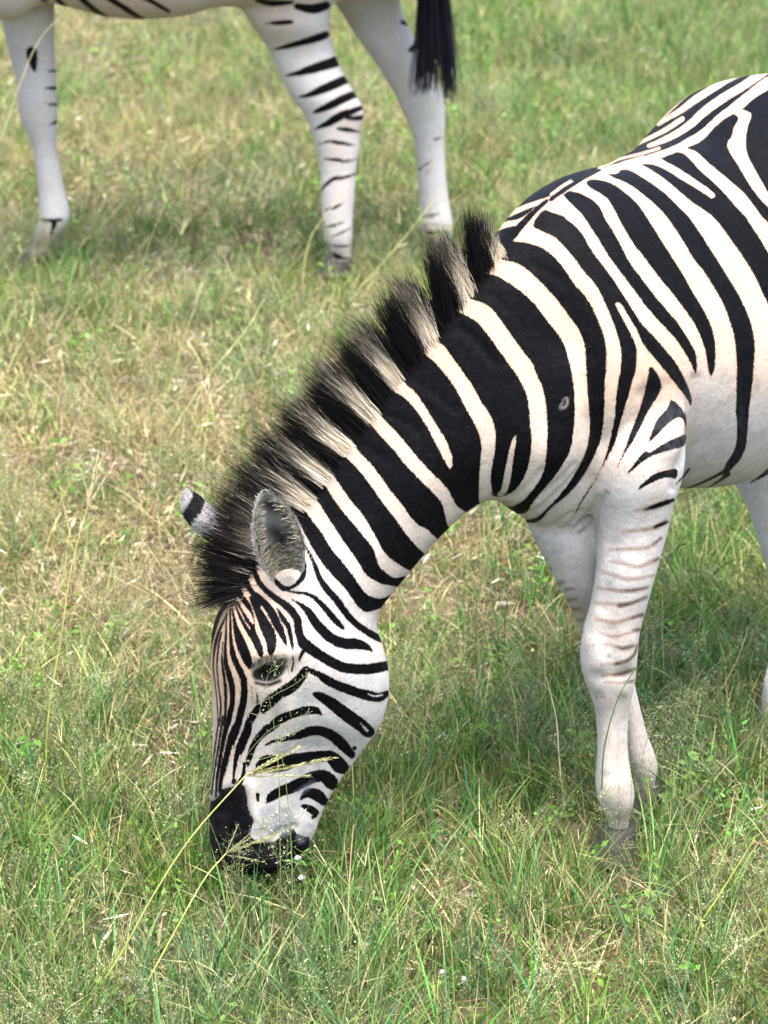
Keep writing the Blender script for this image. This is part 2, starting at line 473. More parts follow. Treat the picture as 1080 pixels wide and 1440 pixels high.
def coat_material():
    m, nt, N, L, P = nodes_of('zebra_coat')
    def attr(n):
        a = nd(nt, 'ShaderNodeAttribute'); a.attribute_name = n; return a.outputs['Fac']
    tc = nd(nt, 'ShaderNodeTexCoord').outputs['Object']
    def noise(scale, detail=3.0, rough=0.6):
        n = nd(nt, 'ShaderNodeTexNoise'); n.inputs['Scale'].default_value = scale
        n.inputs['Detail'].default_value = detail; n.inputs['Roughness'].default_value = rough
        L.new(tc, n.inputs['Vector']); return n.outputs['Fac']
    def math_(op, a, b=None, c_=None, clamp=False):
        n = nd(nt, 'ShaderNodeMath', operation=op); n.use_clamp = clamp
        for i, v in enumerate((a, b, c_)):
            if v is None: continue
            if isinstance(v, (int, float)): n.inputs[i].default_value = v
            else: L.new(v, n.inputs[i])
        return n.outputs[0]
    def mix(f, a, b):
        n = nd(nt, 'ShaderNodeMix', data_type='RGBA')
        if isinstance(f, (int, float)): n.inputs[0].default_value = f
        else: L.new(f, n.inputs[0])
        for i, v in ((6, a), (7, b)):
            if isinstance(v, tuple): n.inputs[i].default_value = v + (1,)
            else: L.new(v, n.inputs[i])
        return n.outputs[2]
    def ramp(x, lo, hi):
        n = nd(nt, 'ShaderNodeMapRange', interpolation_type='SMOOTHSTEP')
        n.inputs[1].default_value = lo; n.inputs[2].default_value = hi
        L.new(x, n.inputs[0]); return n.outputs[0]
    fine = noise(520, 2.0); mid = noise(90, 4.0); big = noise(14, 4.0); huge = noise(4, 3.0); speck = noise(160, 1.0, 0.4)
    # hair-ragged stripe edge: field is in photo pixels
    mp = nd(nt, 'ShaderNodeMapping'); mp.inputs['Scale'].default_value = (620, 620, 95); L.new(tc, mp.inputs[0])
    sn = nd(nt, 'ShaderNodeTexNoise'); sn.inputs['Scale'].default_value = 1.0; sn.inputs['Detail'].default_value = 3; L.new(mp.outputs[0], sn.inputs['Vector'])
    streak = sn.outputs['Fac']
    s = math_('ADD', attr('stripe'), math_('MULTIPLY', math_('SUBTRACT', fine, 0.5), 2.6))
    s = math_('ADD', s, math_('MULTIPLY', math_('SUBTRACT', streak, 0.5), 4.0))
    s = math_('ADD', s, math_('MULTIPLY', math_('SUBTRACT', mid, 0.5), 1.6))
    black = math_('SUBTRACT', 1.0, ramp(s, -1.0, 1.0), clamp=True)
    # pale hair: cream on the back and neck, white on the head, belly and legs
    pale = mix(attr('cream'), (0.47, 0.465, 0.455), (0.445, 0.325, 0.225))
    pale = mix(math_('MULTIPLY', ramp(big, 0.45, 0.75), 0.34), pale, (0.43, 0.35, 0.28))
    pale = mix(attr('tan'), pale, (0.40, 0.235, 0.135))
    # brownish halo right beside the stripe
    halo = math_('MULTIPLY', math_('SUBTRACT', 1.0, ramp(attr('stripe'), 0.2, 4.5)), math_('MULTIPLY_ADD', attr('cream'), 0.36, 0.04))
    pale = mix(halo, pale, (0.42, 0.26, 0.165))
    # dirt and dust
    dirt = math_('MULTIPLY', attr('dirt'), ramp(noise(30, 5.0, 0.7), 0.35, 0.7))
    pale = mix(dirt, pale, (0.23, 0.19, 0.16))
    spk = math_('MULTIPLY', ramp(speck, 0.70, 0.76), ramp(huge, 0.45, 0.6))
    pale = mix(math_('MULTIPLY', spk, 0.5), pale, (0.2, 0.17, 0.15))
    br = math_('MULTIPLY', attr('brown'), math_('MULTIPLY_ADD', mid, 1.1, 0.25), clamp=True)
    pale = mix(br, pale, (0.19, 0.115, 0.075))
    dk = math_('MULTIPLY', attr('dark'), ramp(math_('ADD', fine, math_('MULTIPLY', mid, 0.6)), 0.40, 0.85), clamp=True)
    pale = mix(dk, pale, (0.03, 0.025, 0.022))
    blk = mix(ramp(mid, 0.4, 0.8), (0.0018, 0.0018, 0.0026), (0.005, 0.0046, 0.0056))
    dust = math_('MULTIPLY', ramp(noise(210, 1.0, 0.3), 0.79, 0.84), 0.4)
    blk = mix(dust, blk, (0.16, 0.13, 0.11))
    blk = mix(math_('MULTIPLY', attr('scar'), 0.38), blk, (0.42, 0.38, 0.35))
    col = mix(black, pale, blk)
    hv2 = nd(nt, 'ShaderNodeHueSaturation'); L.new(col, hv2.inputs['Color'])
    L.new(math_('ADD', math_('MULTIPLY_ADD', streak, 0.55, 0.72), math_('MULTIPLY', math_('SUBTRACT', mid, 0.5), 0.35)), hv2.inputs['Value'])
    col = hv2.outputs[0]
    # bare dark skin at muzzle and eye
    col = mix(attr('skin'), col, mix(ramp(mid, 0.35, 0.7), (0.005, 0.005, 0.006), (0.018, 0.016, 0.018)))
    col = mix(math_('MULTIPLY', attr('grey'), ramp(noise(55, 5.0, 0.7), 0.3, 0.65)), col, (0.16, 0.17, 0.20))  # mottled muzzle grey, and painted bluish shade on flank and far forelegs
    L.new(col, P.inputs['Base Color'])
    rough = mix(black, (0.75, 0.75, 0.75), (0.55, 0.55, 0.55))
    sep = nd(nt, 'ShaderNodeSeparateColor'); L.new(rough, sep.inputs[0]); L.new(sep.outputs[0], P.inputs['Roughness'])
    P.inputs['Specular IOR Level'].default_value = 0.06
    P.inputs['Sheen Weight'].default_value = 0.005
    P.inputs['Sheen Roughness'].default_value = 0.45
    P.inputs['Sheen Tint'].default_value = (0.8, 0.85, 1.0, 1)
    b1 = nd(nt, 'ShaderNodeBump'); b1.inputs['Strength'].default_value = 0.6; b1.inputs['Distance'].default_value = 0.0022
    hsum = math_('ADD', math_('MULTIPLY', streak, 0.9), math_('ADD', math_('MULTIPLY', mid, 0.8), math_('MULTIPLY', big, 1.2)))
    L.new(hsum, b1.inputs['Height']); L.new(b1.outputs[0], P.inputs['Normal'])
    return m

def attr_material(name, rough=0.5, spec=0.4, trans=0.0, attr='col', bump=0.0):
    m, nt, N, L, P = nodes_of(name)
    a = nd(nt, 'ShaderNodeAttribute'); a.attribute_name = attr
    L.new(a.outputs['Color'], P.inputs['Base Color'])
    P.inputs['Roughness'].default_value = rough
    P.inputs['Specular IOR Level'].default_value = spec
    if bump:
        n = nd(nt, 'ShaderNodeTexNoise'); n.inputs['Scale'].default_value = 400
        b = nd(nt, 'ShaderNodeBump'); b.inputs['Strength'].default_value = bump; b.inputs['Distance'].default_value = 0.002
        L.new(n.outputs[0], b.inputs['Height']); L.new(b.outputs[0], P.inputs['Normal'])
    if trans:
        t = nd(nt, 'ShaderNodeBsdfTranslucent'); L.new(a.outputs['Color'], t.inputs['Color'])
        mx = nd(nt, 'ShaderNodeMixShader'); mx.inputs[0].default_value = trans
        L.new(P.outputs[0], mx.inputs[1]); L.new(t.outputs[0], mx.inputs[2])
        L.new(mx.outputs[0], nt.nodes['Material Output'].inputs['Surface'])
    return m

COAT = coat_material()
HAIR = attr_material('zebra_hair', 0.6, 0.12)
EARM = attr_material('zebra_ear', 0.75, 0.2, bump=0.5)
def plain_material(name, col, rough, spec=0.5, bump_scale=0, bump=0.3, col2=None):
    m, nt, N, L, P = nodes_of(name)
    P.inputs['Base Color'].default_value = col + (1,)
    P.inputs['Roughness'].default_value = rough
    P.inputs['Specular IOR Level'].default_value = spec
    if bump_scale:
        n = nd(nt, 'ShaderNodeTexNoise'); n.inputs['Scale'].default_value = bump_scale; n.inputs['Detail'].default_value = 5
        b = nd(nt, 'ShaderNodeBump'); b.inputs['Strength'].default_value = bump; b.inputs['Distance'].default_value = 0.003
        L.new(n.outputs[0], b.inputs['Height']); L.new(b.outputs[0], P.inputs['Normal'])
        if col2:
            x = nd(nt, 'ShaderNodeMix', data_type='RGBA'); L.new(n.outputs[0], x.inputs[0])
            x.inputs[6].default_value = col + (1,); x.inputs[7].default_value = col2 + (1,)
            L.new(x.outputs[2], P.inputs['Base Color'])
    return m
EYEM = plain_material('zebra_eye', (0.003, 0.0025, 0.0025), 0.12, 0.3)
HOOFM = plain_material('zebra_hoof', (0.018, 0.016, 0.015), 0.5, 0.4, 60, 0.5, (0.05, 0.042, 0.036))

# ------------------------------------------------------------------ body of the grazing zebra
class Sheet:
    """the animal's mid-plane: a vertical sheet over a plan curve (head to rump)"""
    def __init__(self, P):
        P = catmull(np.array(P), 24)
        for _ in range(30):
            P[1:-1] = 0.5 * P[1:-1] + 0.25 * (P[2:] + P[:-2])
        self.P = P
        self.r = P[:, 0] / P[:, 1]
        self.s = np.concatenate([[0], np.cumsum(np.hypot(*np.diff(P, axis=0).T))])
    def s_of(self, px, py):
        d = ray(px, py)
        return np.interp(d[0] / d[1], self.r, self.s)
    def xy(self, s):
        return np.array([np.interp(s, self.s, self.P[:, 0]), np.interp(s, self.s, self.P[:, 1])])
    def hit(self, px, py):
        s = self.s_of(px, py)
        Y = self.xy(s)[1]
        return at_Y(px, py, Y), s
    def left(self, s):
        e = 0.03
        t = self.xy(s + e) - self.xy(s - e)
        t /= np.hypot(*t)
        return np.array([t[1], -t[0], 0.0])

W0 = at_z(760, 285, 1.265)
HB = np.array([math.cos(math.radians(17)), math.sin(math.radians(17))])
BB = np.array([math.cos(math.radians(50)), math.sin(math.radians(50))])
M0 = np.array([-0.25, W0[1] - 0.205])
SH = Sheet([M0 - HB * 0.3, M0, M0 + HB * 0.14, M0 + HB * 0.28, M0 + HB * 0.40, W0[:2], W0[:2] + BB * 0.16, W0[:2] + BB * 0.35, W0[:2] + BB * 0.6, W0[:2] + BB * 0.9, W0[:2] + BB * 1.5])

def section(T, B, Lv, w, k=0.0, e=1.0, pin=0.0, low=0.0, n=56):
    a = np.linspace(0, 2 * np.pi, n, endpoint=False)
    y = np.cos(a)
    x = np.sign(np.sin(a)) * np.abs(np.sin(a)) ** e
    x = x * (1 - pin * smooth01((y + 0.2) / 1.2)) * (1 - low * smooth01((-y + 0.2) / 1.2))
    c0 = (T + B) / 2
    h = (T - B) / 2
    yy = y + k * (1 - y * y)
    return c0 + yy[:, None] * h + (x * w)[:, None] * Lv

# Tpx, Bpx, half width, widest shift, boxiness, narrowing at top, narrowing at the bottom
HEAD = [((310,1222),(392,1222),.030,0,.9,0,0), ((299,1208),(414,1212),.045,0,.85,0,0), ((296,1182),(430,1192),.053,.05,.8,0,.15), ((296,1150),(443,1166),.053,.1,.75,0,.25),
        ((298,1112),(458,1130),.050,.1,.75,0,.25), ((300,1068),(484,1086),.056,.1,.72,0,.25), ((301,1020),(516,1042),.068,.12,.70,0,.25),
        ((301,970),(537,1000),.086,.18,.66,0,.22), ((301,925),(545,952),.100,.2,.62,.03,.2), ((308,880),(537,908),.102,.18,.62,.05,.1), ((326,836),(526,874),.094,.08,.72,.12,0), ((354,788),(533,850),.086,0,.9,.3,0)]
NECK = [((396,735),(547,834),.080,-.05,.95,.4,0), ((441,672),(584,789),.078,-.05,.95,.45,0), ((491,604),(627,741),.082,-.05,.95,.45,0), ((546,534),(669,705),.094,-.05,.95,.45,0),
        ((606,464),(694,701),.114,-.08,.95,.42,0), ((655,404),(726,722),.146,-.1,.95,.36,0), ((706,344),(778,744),.182,-.06,.92,.26,.1)]
TORSO = [((760,285),.715,.05,.212,-.03,.9,.28), ((827,247),.675,.06,.245,-.02,.88,.24), ((901,228),.635,.04,.276,-.05,.88,.18), ((948,208),.612,.02,.288,-.06,.86,.12), ((987,193),.60,0,.288,0,.82,.08),
         ((1033,154),.60,0,.290,.06,.78,.03), ((1080,119),.63,0,.292,.12,.76,.02)]
secs, TOPS = [], []
for t, b, wd, k, e, pin, low in HEAD + NECK:
    T, s1 = SH.hit(*t); B, s2 = SH.hit(*b)
    Lv = SH.left((s1 + s2) / 2)
    secs.append(section(T, B, Lv, wd, k, e, pin, low)); TOPS.append((T, B, Lv, t))
for t, zb, off, wd, k, e, pin in TORSO:
    T, s1 = SH.hit(*t); Lv = SH.left(s1)
    xy = SH.xy(s1 + off)
    secs.append(section(T, np.array([xy[0], xy[1], zb]), Lv, wd, k, e, pin))
zc = T[2]
for ds, zt, zb, wd, k in ((.12, zc + .0, .70, .285, .12), (.24, zc - .03, .74, .27, .05), (.34, zc - .08, .80, .22, 0), (.41, zc - .16, .88, .15, 0), (.44, zc - .26, .95, .07, 0)):
    xy = SH.xy(s1 + ds); xb = SH.xy(s1 + ds * .96)
    secs.append(section(np.array([*xy, zt]), np.array([*xb, zb]), SH.left(s1 + ds), wd, k, .9, .12))
RUMP = np.array([*SH.xy(s1 + .41), zc - .17])
flat = np.array([s.ravel() for s in secs])
rings = [r.reshape(-1, 3) for r in catmull(flat, 6)]
parts = [rings_to_mesh(rings)]

def leg(rows, n=32):
    """rows: left px, right px, py, Y, depth ratio"""
    out = []
    for xl, xr, py, Y, dr in rows:
        a = at_Y(xl, py, Y); b = at_Y(xr, py, Y)
        out.append([*((a + b) / 2), (b - a)[0] / 2, (b - a)[0] / 2 * dr])
    out = catmull(out, 5)
    t = np.linspace(0, 2 * np.pi, n, endpoint=False)
    R = [np.stack([q[0] + q[3] * np.cos(t), q[1] + q[4] * np.sin(t), np.full(n, q[2])], -1) for q in out]
    return rings_to_mesh(R)

YW = W0[1]
LFY, RFY, RHY = at_z(868, 1202, 0)[1], at_z(906, 1146, 0)[1], at_z(1088, 1040, 0)[1]
LF = [(830,920,490,YW+.0,.5), (800,952,550,YW-.03,.6), (798,964,610,YW-.06,.75), (812,962,665,YW-.06,.9), (830,949,705,YW-.055,1.0), (837,940,745,YW-.055,1.0), (837,925,800,LFY,1.05), (829,911,850,LFY,1.05), (819,901,885,LFY,1.05),
      (815,898,915,LFY,1.05), (816,896,940,LFY,1.05), (824,893,965,LFY,1.0), (834,887,993,LFY,1.0), (838,884,1025,LFY,1.0), (838,885,1062,LFY,1.0), (836,890,1095,LFY,1.1), (838,894,1118,LFY,1.15), (845,890,1138,LFY,1.1), (854,885,1155,LFY,1.0), (856,885,1175,LFY,1.0), (852,886,1192,LFY,1.0)]
RF = [(720,850,640,YW+.04,.7), (733,860,700,YW+.035,.8), (742,860,740,YW+.03,.9), (764,858,785,YW+.03,.9), (788,862,830,YW+.05,.95), (808,868,870,RFY,1.0), (822,876,905,RFY,1.0), (838,886,935,RFY,1.0), (852,894,962,RFY,1.0), (866,902,995,RFY,1.0), (876,912,1033,RFY,1.0),
      (882,923,1062,RFY,1.1), (888,927,1080,RFY,1.1), (895,923,1098,RFY,1.1), (895,921,1116,RFY,1.0), (892,922,1134,RFY,1.0)]
RH = [(1010,1200,480,RHY+.3,1.0), (1000,1190,590,RHY+.24,1.0), (1022,1172,660,RHY+.18,.95), (1049,1164,712,RHY+.14,.85), (1066,1158,765,RHY+.12,.85), (1080,1150,815,RHY+.11,.85), (1087,1146,860,RHY+.09,.9), (1086,1138,895,RHY+.06,.85),
      (1079,1122,925,RHY+.03,.85), (1073,1112,955,RHY,.9), (1069,1108,990,RHY,1.0), (1069,1106,1005,RHY,1.0), (1069,1100,1022,RHY,1.0)]
LHY = RHY + .22
LH = [(1160,1250,360,LHY+.02,.8), (1140,1282,420,LHY+.01,.9), (1134,1306,500,LHY,.95), (1146,1310,580,LHY-.01,.95), (1162,1300,640,LHY-.01,.92), (1176,1288,700,LHY,.9), (1190,1280,760,LHY,.85), (1206,1276,815,LHY+.04,.85), (1212,1270,860,LHY+.05,.9), (1208,1254,900,LHY+.03,.9), (1200,1242,940,LHY,.9), (1192,1232,985,LHY-.03,1.0), (1186,1226,1010,LHY-.04,1.0), (1182,1218,1028,LHY-.04,1.0)]
for r in (LF, RF, RH, LH):
    parts.append(leg(r))
zb = remesh(parts, 0.0042)
V = get_co(zb); E_ = edges_of(zb)
px, _ = project(V)
headw = smooth01((560 - px[:, 0]) / 60) * (px[:, 1] > 820)
wgt = 1 - 0.75 * headw
V = relax(V, E_, 38, wgt)
set_co(zb, V)

# finer faces on the head, where the stripes are thin
bm = bmesh.new(); bm.from_mesh(zb)
bm.verts.ensure_lookup_table()
hv = (px[:, 0] < 560) & (px[:, 1] > 800) & (V[:, 2] < 0.85)
ed = [e for e in bm.edges if hv[e.verts[0].index] and hv[e.verts[1].index]]
bmesh.ops.subdivide_edges(bm, edges=ed, cuts=1, use_grid_fill=True)
bm.to_mesh(zb); bm.free(); zb.update()
V = get_co(zb); Nn = get_no(zb); px, _ = project(V)

# relief: (depth m, blur px, stroke) pressed into or raised from the side one sees
RELIEF = [
 (.010,16,st('C',560,470,10,650,455,10,760,440,10,830,450,10)), (-.008,10,st('C',600,640,30,720,600,30)), (.010,45,st('E',560,400,10,700,500,10,720,640,10,600,700,10)), (-.007,26,st('E',330,930,10,460,900,10,600,960,10)), (.005,12,st('X',392,975,4,405,1010,4,400,1050,4)),
 (-.006,14,st('X',365,1000,4,352,1060,4,350,1090,4)), (.006,12,st('D',180,700,10,220,800,10)), (-.007,8,st('D',235,780,14,225,830,14)), (-.003,5,st('D',380,880,4,470,850,4,560,760,4,650,730,4)),
 (.002,16,st('D',450,660,10,560,650,10)), (.002,12,st('D',700,700,10,740,760,10)),
 # neck and chest folds
 (-0.0018,7,st('N1',600,400,3,700,440,3,800,520,3,860,560,3)), (0.0014,10,st('N1',620,440,3,720,480,3,800,550,3)), (-0.0018,7,st('N1',480,580,3,580,610,3,680,670,3)), (-0.0014,7,st('N1',350,720,3,430,760,3,520,820,3)),
 (-0.0018,8,st('N1',900,160,3,960,200,3,1010,260,3,1060,330,3)), (-0.0018,8,st('N3',470,490,3,540,540,3,600,600,3,640,660,3)), (-0.0014,7,st('N3',680,330,3,760,370,3,830,420,3)), (-0.0014,7,st('N3',320,650,3,400,720,3,480,820,3)),
 (-.003,4,st('N4',190,790,3,300,785,3,380,720,3,440,640,3)), (-.003,4,st('N4',330,850,3,420,800,3,520,700,3,590,610,3)), (-.004,4,st('N4',360,880,3,450,830,3,560,720,3,630,620,3)),
 (-.006,4,st('N4',640,970,3,690,940,3,720,850,3,760,780,3)), (-.005,4,st('N4',610,940,3,660,900,3,690,850,3,720,800,3)), (-.005,4,st('N4',560,950,3,640,860,3)), (-.004,3,st('N4',500,930,3,590,870,3)), (.004,5,st('N4',600,930,8,635,945,8)),
 (-.005,8,st('N7',715,300,3,705,420,3,695,520,3,660,640,3,620,760,3,605,850,3)), (.008,20,st('N7',560,320,8,600,480,8,580,640,8)), (-.006,14,st('N6',560,860,3,460,920,3)),
 (.012,40,st('N4',560,200,10,600,420,10,540,560,10)), (-.008,22,st('N4',700,420,6,760,560,6,700,700,6)),
 # leg sinews and knee
 (.0035,10,st('X',834,908,6,838,930,6)), (.003,9,st('X',884,900,6,882,925,6)), (-.003,8,st('X',858,890,5,860,935,5)), (-.003,7,st('X',838,952,4,880,948,4)), (-.0025,10,st('L',640,300,5,600,700,5)), (.003,12,st('X',866,1108,8)), (-.006,6,st('X',876,985,3,875,1090,3)), (.003,8,st('X',852,990,4,853,1080,4)), (-.003,10,st('X',850,955,4,880,950,4)), (-.003,6,st('L',560,700,4,600,560,4)), (.002,16,st('L',800,300,6,760,520,6)),
]
view = CAMV - V
view /= np.linalg.norm(view, axis=1)[:, None]
facing = (Nn * view).sum(1)
bvh = BVHTree.FromPolygons([tuple(v) for v in V], [tuple(p.vertices) for p in zb.polygons])
vis = np.zeros(len(V), bool)
cv = Vector(CAMV)
for i in np.nonzero(facing > -0.03)[0]:
    v = Vector(V[i]); d = v - cv; L_ = d.length
    hit = bvh.ray_cast(cv, d / L_, L_ - 0.025)
    vis[i] = hit[0] is None
disp = np.zeros(len(V))
for dep, bl, S in RELIEF:
    lo = S[:, :2].min(0) - bl * 3; hi = S[:, :2].max(0) + bl * 3
    m = vis & np.all((px > lo) & (px < hi), 1)
    if m.any():
        d = np.maximum(d_stroke(px[m], S), 0)
        disp[m] += dep * np.exp(-(d / bl) ** 2 * 1.2) * smooth01(facing[m] / 0.3)
V = V + Nn * disp[:, None]
set_co(zb, V)

# coat: pixel tracing carried onto the side one sees, mirrored in the mid-plane for the far side
px, _ = project(V)
f = field(px, OPS)
f += 0.5 * smooth01((470 - px[:, 0]) / 60) * smooth01((px[:, 0] - 335) / 25) * smooth01((px[:, 1] - 790) / 40)
body_part = (V[:, 2] > 0.80) | ((px[:, 0] < 640) & (V[:, 2] > .04))
vi = np.nonzero(vis)[0]
kd = KDTree(len(vi))
for j, i in enumerate(vi):
    kd.insert(V[i], j)
kd.balance()
shP, shs = SH.P, SH.s
hid = np.nonzero(~vis & body_part & (facing < -0.03))[0]
for a0 in range(0, len(hid), 20000):
    idx = hid[a0:a0 + 20000]
    d2 = ((V[idx, None, :2] - shP[None, ::6, :]) ** 2).sum(2)
    near = np.argmin(d2, 1) * 6
    t = shP[np.minimum(near + 3, len(shP) - 1)] - shP[np.maximum(near - 3, 0)]
    t /= np.hypot(*t.T)[:, None]
    Lv = np.stack([t[:, 1], -t[:, 0]], 1)
    off = ((V[idx, :2] - shP[near]) * Lv).sum(1)
    M = V[idx].copy()
    M[:, :2] -= 2 * off[:, None] * Lv
    for q, i in zip(M, idx):
        co, j, dist = kd.find(q)
        if dist < 0.035:
            f[i] = f[vi[j]]

def wash(defs):
    o = np.zeros(len(V))
    for k, bl, S in defs:
        S = smooth_line(S)
        lo = S[:, :2].min(0) - bl * 4; hi = S[:, :2].max(0) + bl * 4
        m = np.all((px > lo) & (px < hi), 1)
        if m.any():
            o[m] = np.maximum(o[m], k * smooth01(0.5 - d_stroke(px[m], S) / (2 * bl)))
    return o

def blob(x, y, r, p=1.0):
    return np.exp(-(np.hypot(px[:, 0] - x, px[:, 1] - y) / r) ** 2 * p)

fattr(zb, 'stripe', f)
fattr(zb, 'brown', wash(BROWN))
fattr(zb, 'dark', wash(DARK))
dneck = 0.0
# warm hair on neck, back and upper face; white below (scattered samples, inverse distance)
def samples(rows):
    rows = np.array(rows, float)
    num = np.zeros(len(V)); den = np.zeros(len(V))
    for x, y, val in rows:
        wq = 1 / (((px[:, 0] - x) ** 2 + (px[:, 1] - y) ** 2) + 400) ** 1.5
        num += wq * val; den += wq
    return num / den
cream = samples([(430,690,.85),(480,700,.7),(520,790,.45),(500,600,.9),(560,680,.7),(590,760,.4),(600,500,.9),(650,600,.75),(680,700,.4),(680,400,.95),(740,500,.85),(760,620,.6),(720,700,.3),(770,320,.95),(830,420,.9),(860,540,.85),(850,640,.5),(800,690,.2),
                 (900,300,.95),(960,400,.9),(920,520,.95),(930,590,.8),(900,640,.45),(880,700,.1),(880,800,.12),(860,900,.3),(860,1000,.35),(865,1100,.4),(900,1080,.4),(780,780,.1),(1010,200,.95),(1060,350,.95),(1050,480,.8),(1000,470,.75),(990,560,.3),(1040,620,.1),(980,660,0),(1060,700,.1),
                 (470,900,.05),(520,960,.05),(450,1000,.05),(470,850,.15),(440,800,.15),(400,860,.55),(420,900,.25),(380,900,.75),(340,860,.95),(330,900,.95),(320,960,.9),(310,1040,.75),(350,1020,.2),(340,1090,.3),(400,1100,.05),(420,760,.3),(1090,950,.3)])
cream = np.clip(cream, 0, 1)
face = smooth01((365 - px[:, 0]) / 60) * (px[:, 1] > 800)
upper_face = smooth01((940 - px[:, 1]) / 60) * smooth01((420 - px[:, 0]) / 40) * (px[:, 0] < 440) * (px[:, 1] > 780)
fattr(zb, 'cream', cream)
mane_root = wash([(0.7, 7, np.array([(*t[3], 8) for t in TOPS[11:19]], float))])
tan = np.maximum.reduce([face * 0.42 * smooth01((1130 - px[:, 1]) / 250), upper_face * 0.22, mane_root * 0.6, 0.35 * blob(945, 545, 26), wash([(.3, 8, st('N6', 820, 120, 10, 900, 280, 30, 980, 420, 30))]), wash([(.22, 8, st('N6', 560, 130, 10, 660, 300, 20, 740, 420, 20))])])
fattr(zb, 'tan', tan)
dirt = np.maximum.reduce([0.5 * blob(1030, 555, 45), 0.75 * blob(1062, 540, 26), 0.4 * blob(1015, 545, 20), 0.8 * blob(845, 985, 30), 0.7 * blob(862, 1135, 34), 0.45 * blob(860, 930, 40), 0.4 * blob(880, 800, 60), 0.35 * blob(800, 760, 50), 0.35 * blob(840, 715, 26), 0.3 * blob(900, 1095, 26), 0.35 * blob(760, 690, 30),
                          0.30 + 0 * px[:, 0]])
fattr(zb, 'dirt', dirt)
skin = np.maximum.reduce([wash([(1, 3, st('C', 560, 650, 110, 640, 640, 150, 710, 610, 140, 785, 525, 40)), (1, 2.5, st('C', 540, 720, 30, 640, 738, 34, 740, 705, 34)), (.9, 3, st('C', 490, 590, 30, 530, 570, 20))]),
                          wash([(.9, 9, st('D', 110, 590, 30, 200, 505, 30, 330, 490, 30, 345, 600, 30, 385, 700, 30)), (1, 4, st('D', 120, 760, 120, 220, 850, 220, 330, 920, 220, 560, 900, 160))])])
fattr(zb, 'skin', skin)
grey = np.maximum.reduce([wash([(.95, 7, st('D', 480, 650, 90, 560, 650, 130, 600, 680, 110)), (.95, 6, st('D', 400, 770, 60, 470, 760, 90, 560, 750, 90, 640, 720, 60)), (.5, 5, st('D', 560, 240, 70, 760, 210, 60, 840, 200, 40)), (.55, 5, st('D', 700, 370, 60, 800, 340, 60)), (.6, 4, st('D', 740, 740, 80, 700, 800, 80)), (.5, 4, st('D', 660, 530, 40, 760, 460, 40))]),
                          0.25 * blob(985, 610, 60), wash([(.3, 12, st('L', 150, 250, 60, 380, 420, 120, 440, 600, 80))])])  # lower flank and far foreleg: shade under the body, painted as bluish grey
fattr(zb, 'grey', grey)
a = np.linspace(0, 2 * np.pi, 14)
ring = np.stack([793 + 4 * np.cos(a) + 3.5 * np.sin(a), 568 - 7.5 * np.sin(a) + 1.5 * np.cos(2 * a), 2.2 + np.cos(a + 1)], 1)
fattr(zb, 'scar', wash([(1, 1.6, ring)]))

Z1 = empty('zebra', (*at_z(868, 1202, 0)[:2], 0), 'black and white striped zebra grazing with its muzzle down in the grass', 'zebra')
body = add('body', zb, COAT, Z1)

def ribbons(paths, widths, cols):
    """paths (n,k,3), widths (n,k), cols (n,k,3) -> flat hair ribbons turned to a random side"""
    n, k, _ = paths.shape
    tan_ = np.gradient(paths, axis=1)
    tan_ /= np.linalg.norm(tan_, axis=2, keepdims=True) + 1e-12
    rv = rng.normal(size=(n, 1, 3))
    sd = np.cross(tan_, rv)
    sd /= np.linalg.norm(sd, axis=2, keepdims=True) + 1e-12
    Lp = paths - sd * widths[..., None] / 2
    Rp = paths + sd * widths[..., None] / 2
    V = np.stack([Lp, Rp], 2).reshape(-1, 3)
    C = np.repeat(cols, 2, axis=1).reshape(-1, 3) if cols.ndim == 3 else np.repeat(cols, 2 * k, 0)
    base = (np.arange(n) * 2 * k)[:, None] + (np.arange(k - 1) * 2)[None]
    b = base.ravel()
    Fa = np.stack([b, b + 1, b + 3, b + 2], 1)
    return V, Fa, C

def fast_mesh(name, V, Fq, cols=None):
    me = bpy.data.meshes.new(name)
    me.vertices.add(len(V)); me.vertices.foreach_set('co', V.astype(np.float32).ravel())
    nl = Fq.size
    me.loops.add(nl); me.loops.foreach_set('vertex_index', Fq.astype(np.int32).ravel())
    me.polygons.add(len(Fq)); me.polygons.foreach_set('loop_start', np.arange(0, nl, Fq.shape[1], dtype=np.int32))
    me.polygons.foreach_set('loop_total', np.full(len(Fq), Fq.shape[1], np.int32))
    me.polygons.foreach_set('use_smooth', np.ones(len(Fq), bool))
    me.update(calc_edges=True)
    if cols is not None:
        cattr(me, 'col', cols)
    return me

# ---- mane: stiff upright hair along the crest, forelock at the poll
MT = TOPS[10:19]                                   # forehead .. withers
kk = np.array([np.concatenate([t[0], t[1], t[2], t[3]]) for t in MT])
kk = catmull(kk, 20)
plen = np.interp(np.linspace(0, 1, len(kk)), [0, .1, .2, .35, .55, .75, .88, .96, 1], [68, 108, 126, 126, 118, 112, 106, 84, 30]) / 790
nS = 24000
u = np.clip(rng.random(nS) ** 0.85, 0, .9999)
ii = u * (len(kk) - 1)
i0 = ii.astype(int); fr = (ii - i0)[:, None]
row = kk[i0] * (1 - fr) + kk[np.minimum(i0 + 1, len(kk) - 1)] * fr
T_, B_, L_v, tp = row[:, :3], row[:, 3:6], row[:, 6:9], row[:, 9:11]
up = T_ - B_; up /= np.linalg.norm(up, axis=1)[:, None]
tangent = np.gradient(kk[:, :3], axis=0); tangent /= np.linalg.norm(tangent, axis=1)[:, None]
tg = tangent[i0]                                   # towards the withers
lat = rng.normal(0, .011, nS) * (1 + 0.5 * smooth01((0.15 - u) / .15))
root = T_ - up * 0.010 + L_v * lat[:, None] - up * (np.abs(lat) * 0.25)[:, None]
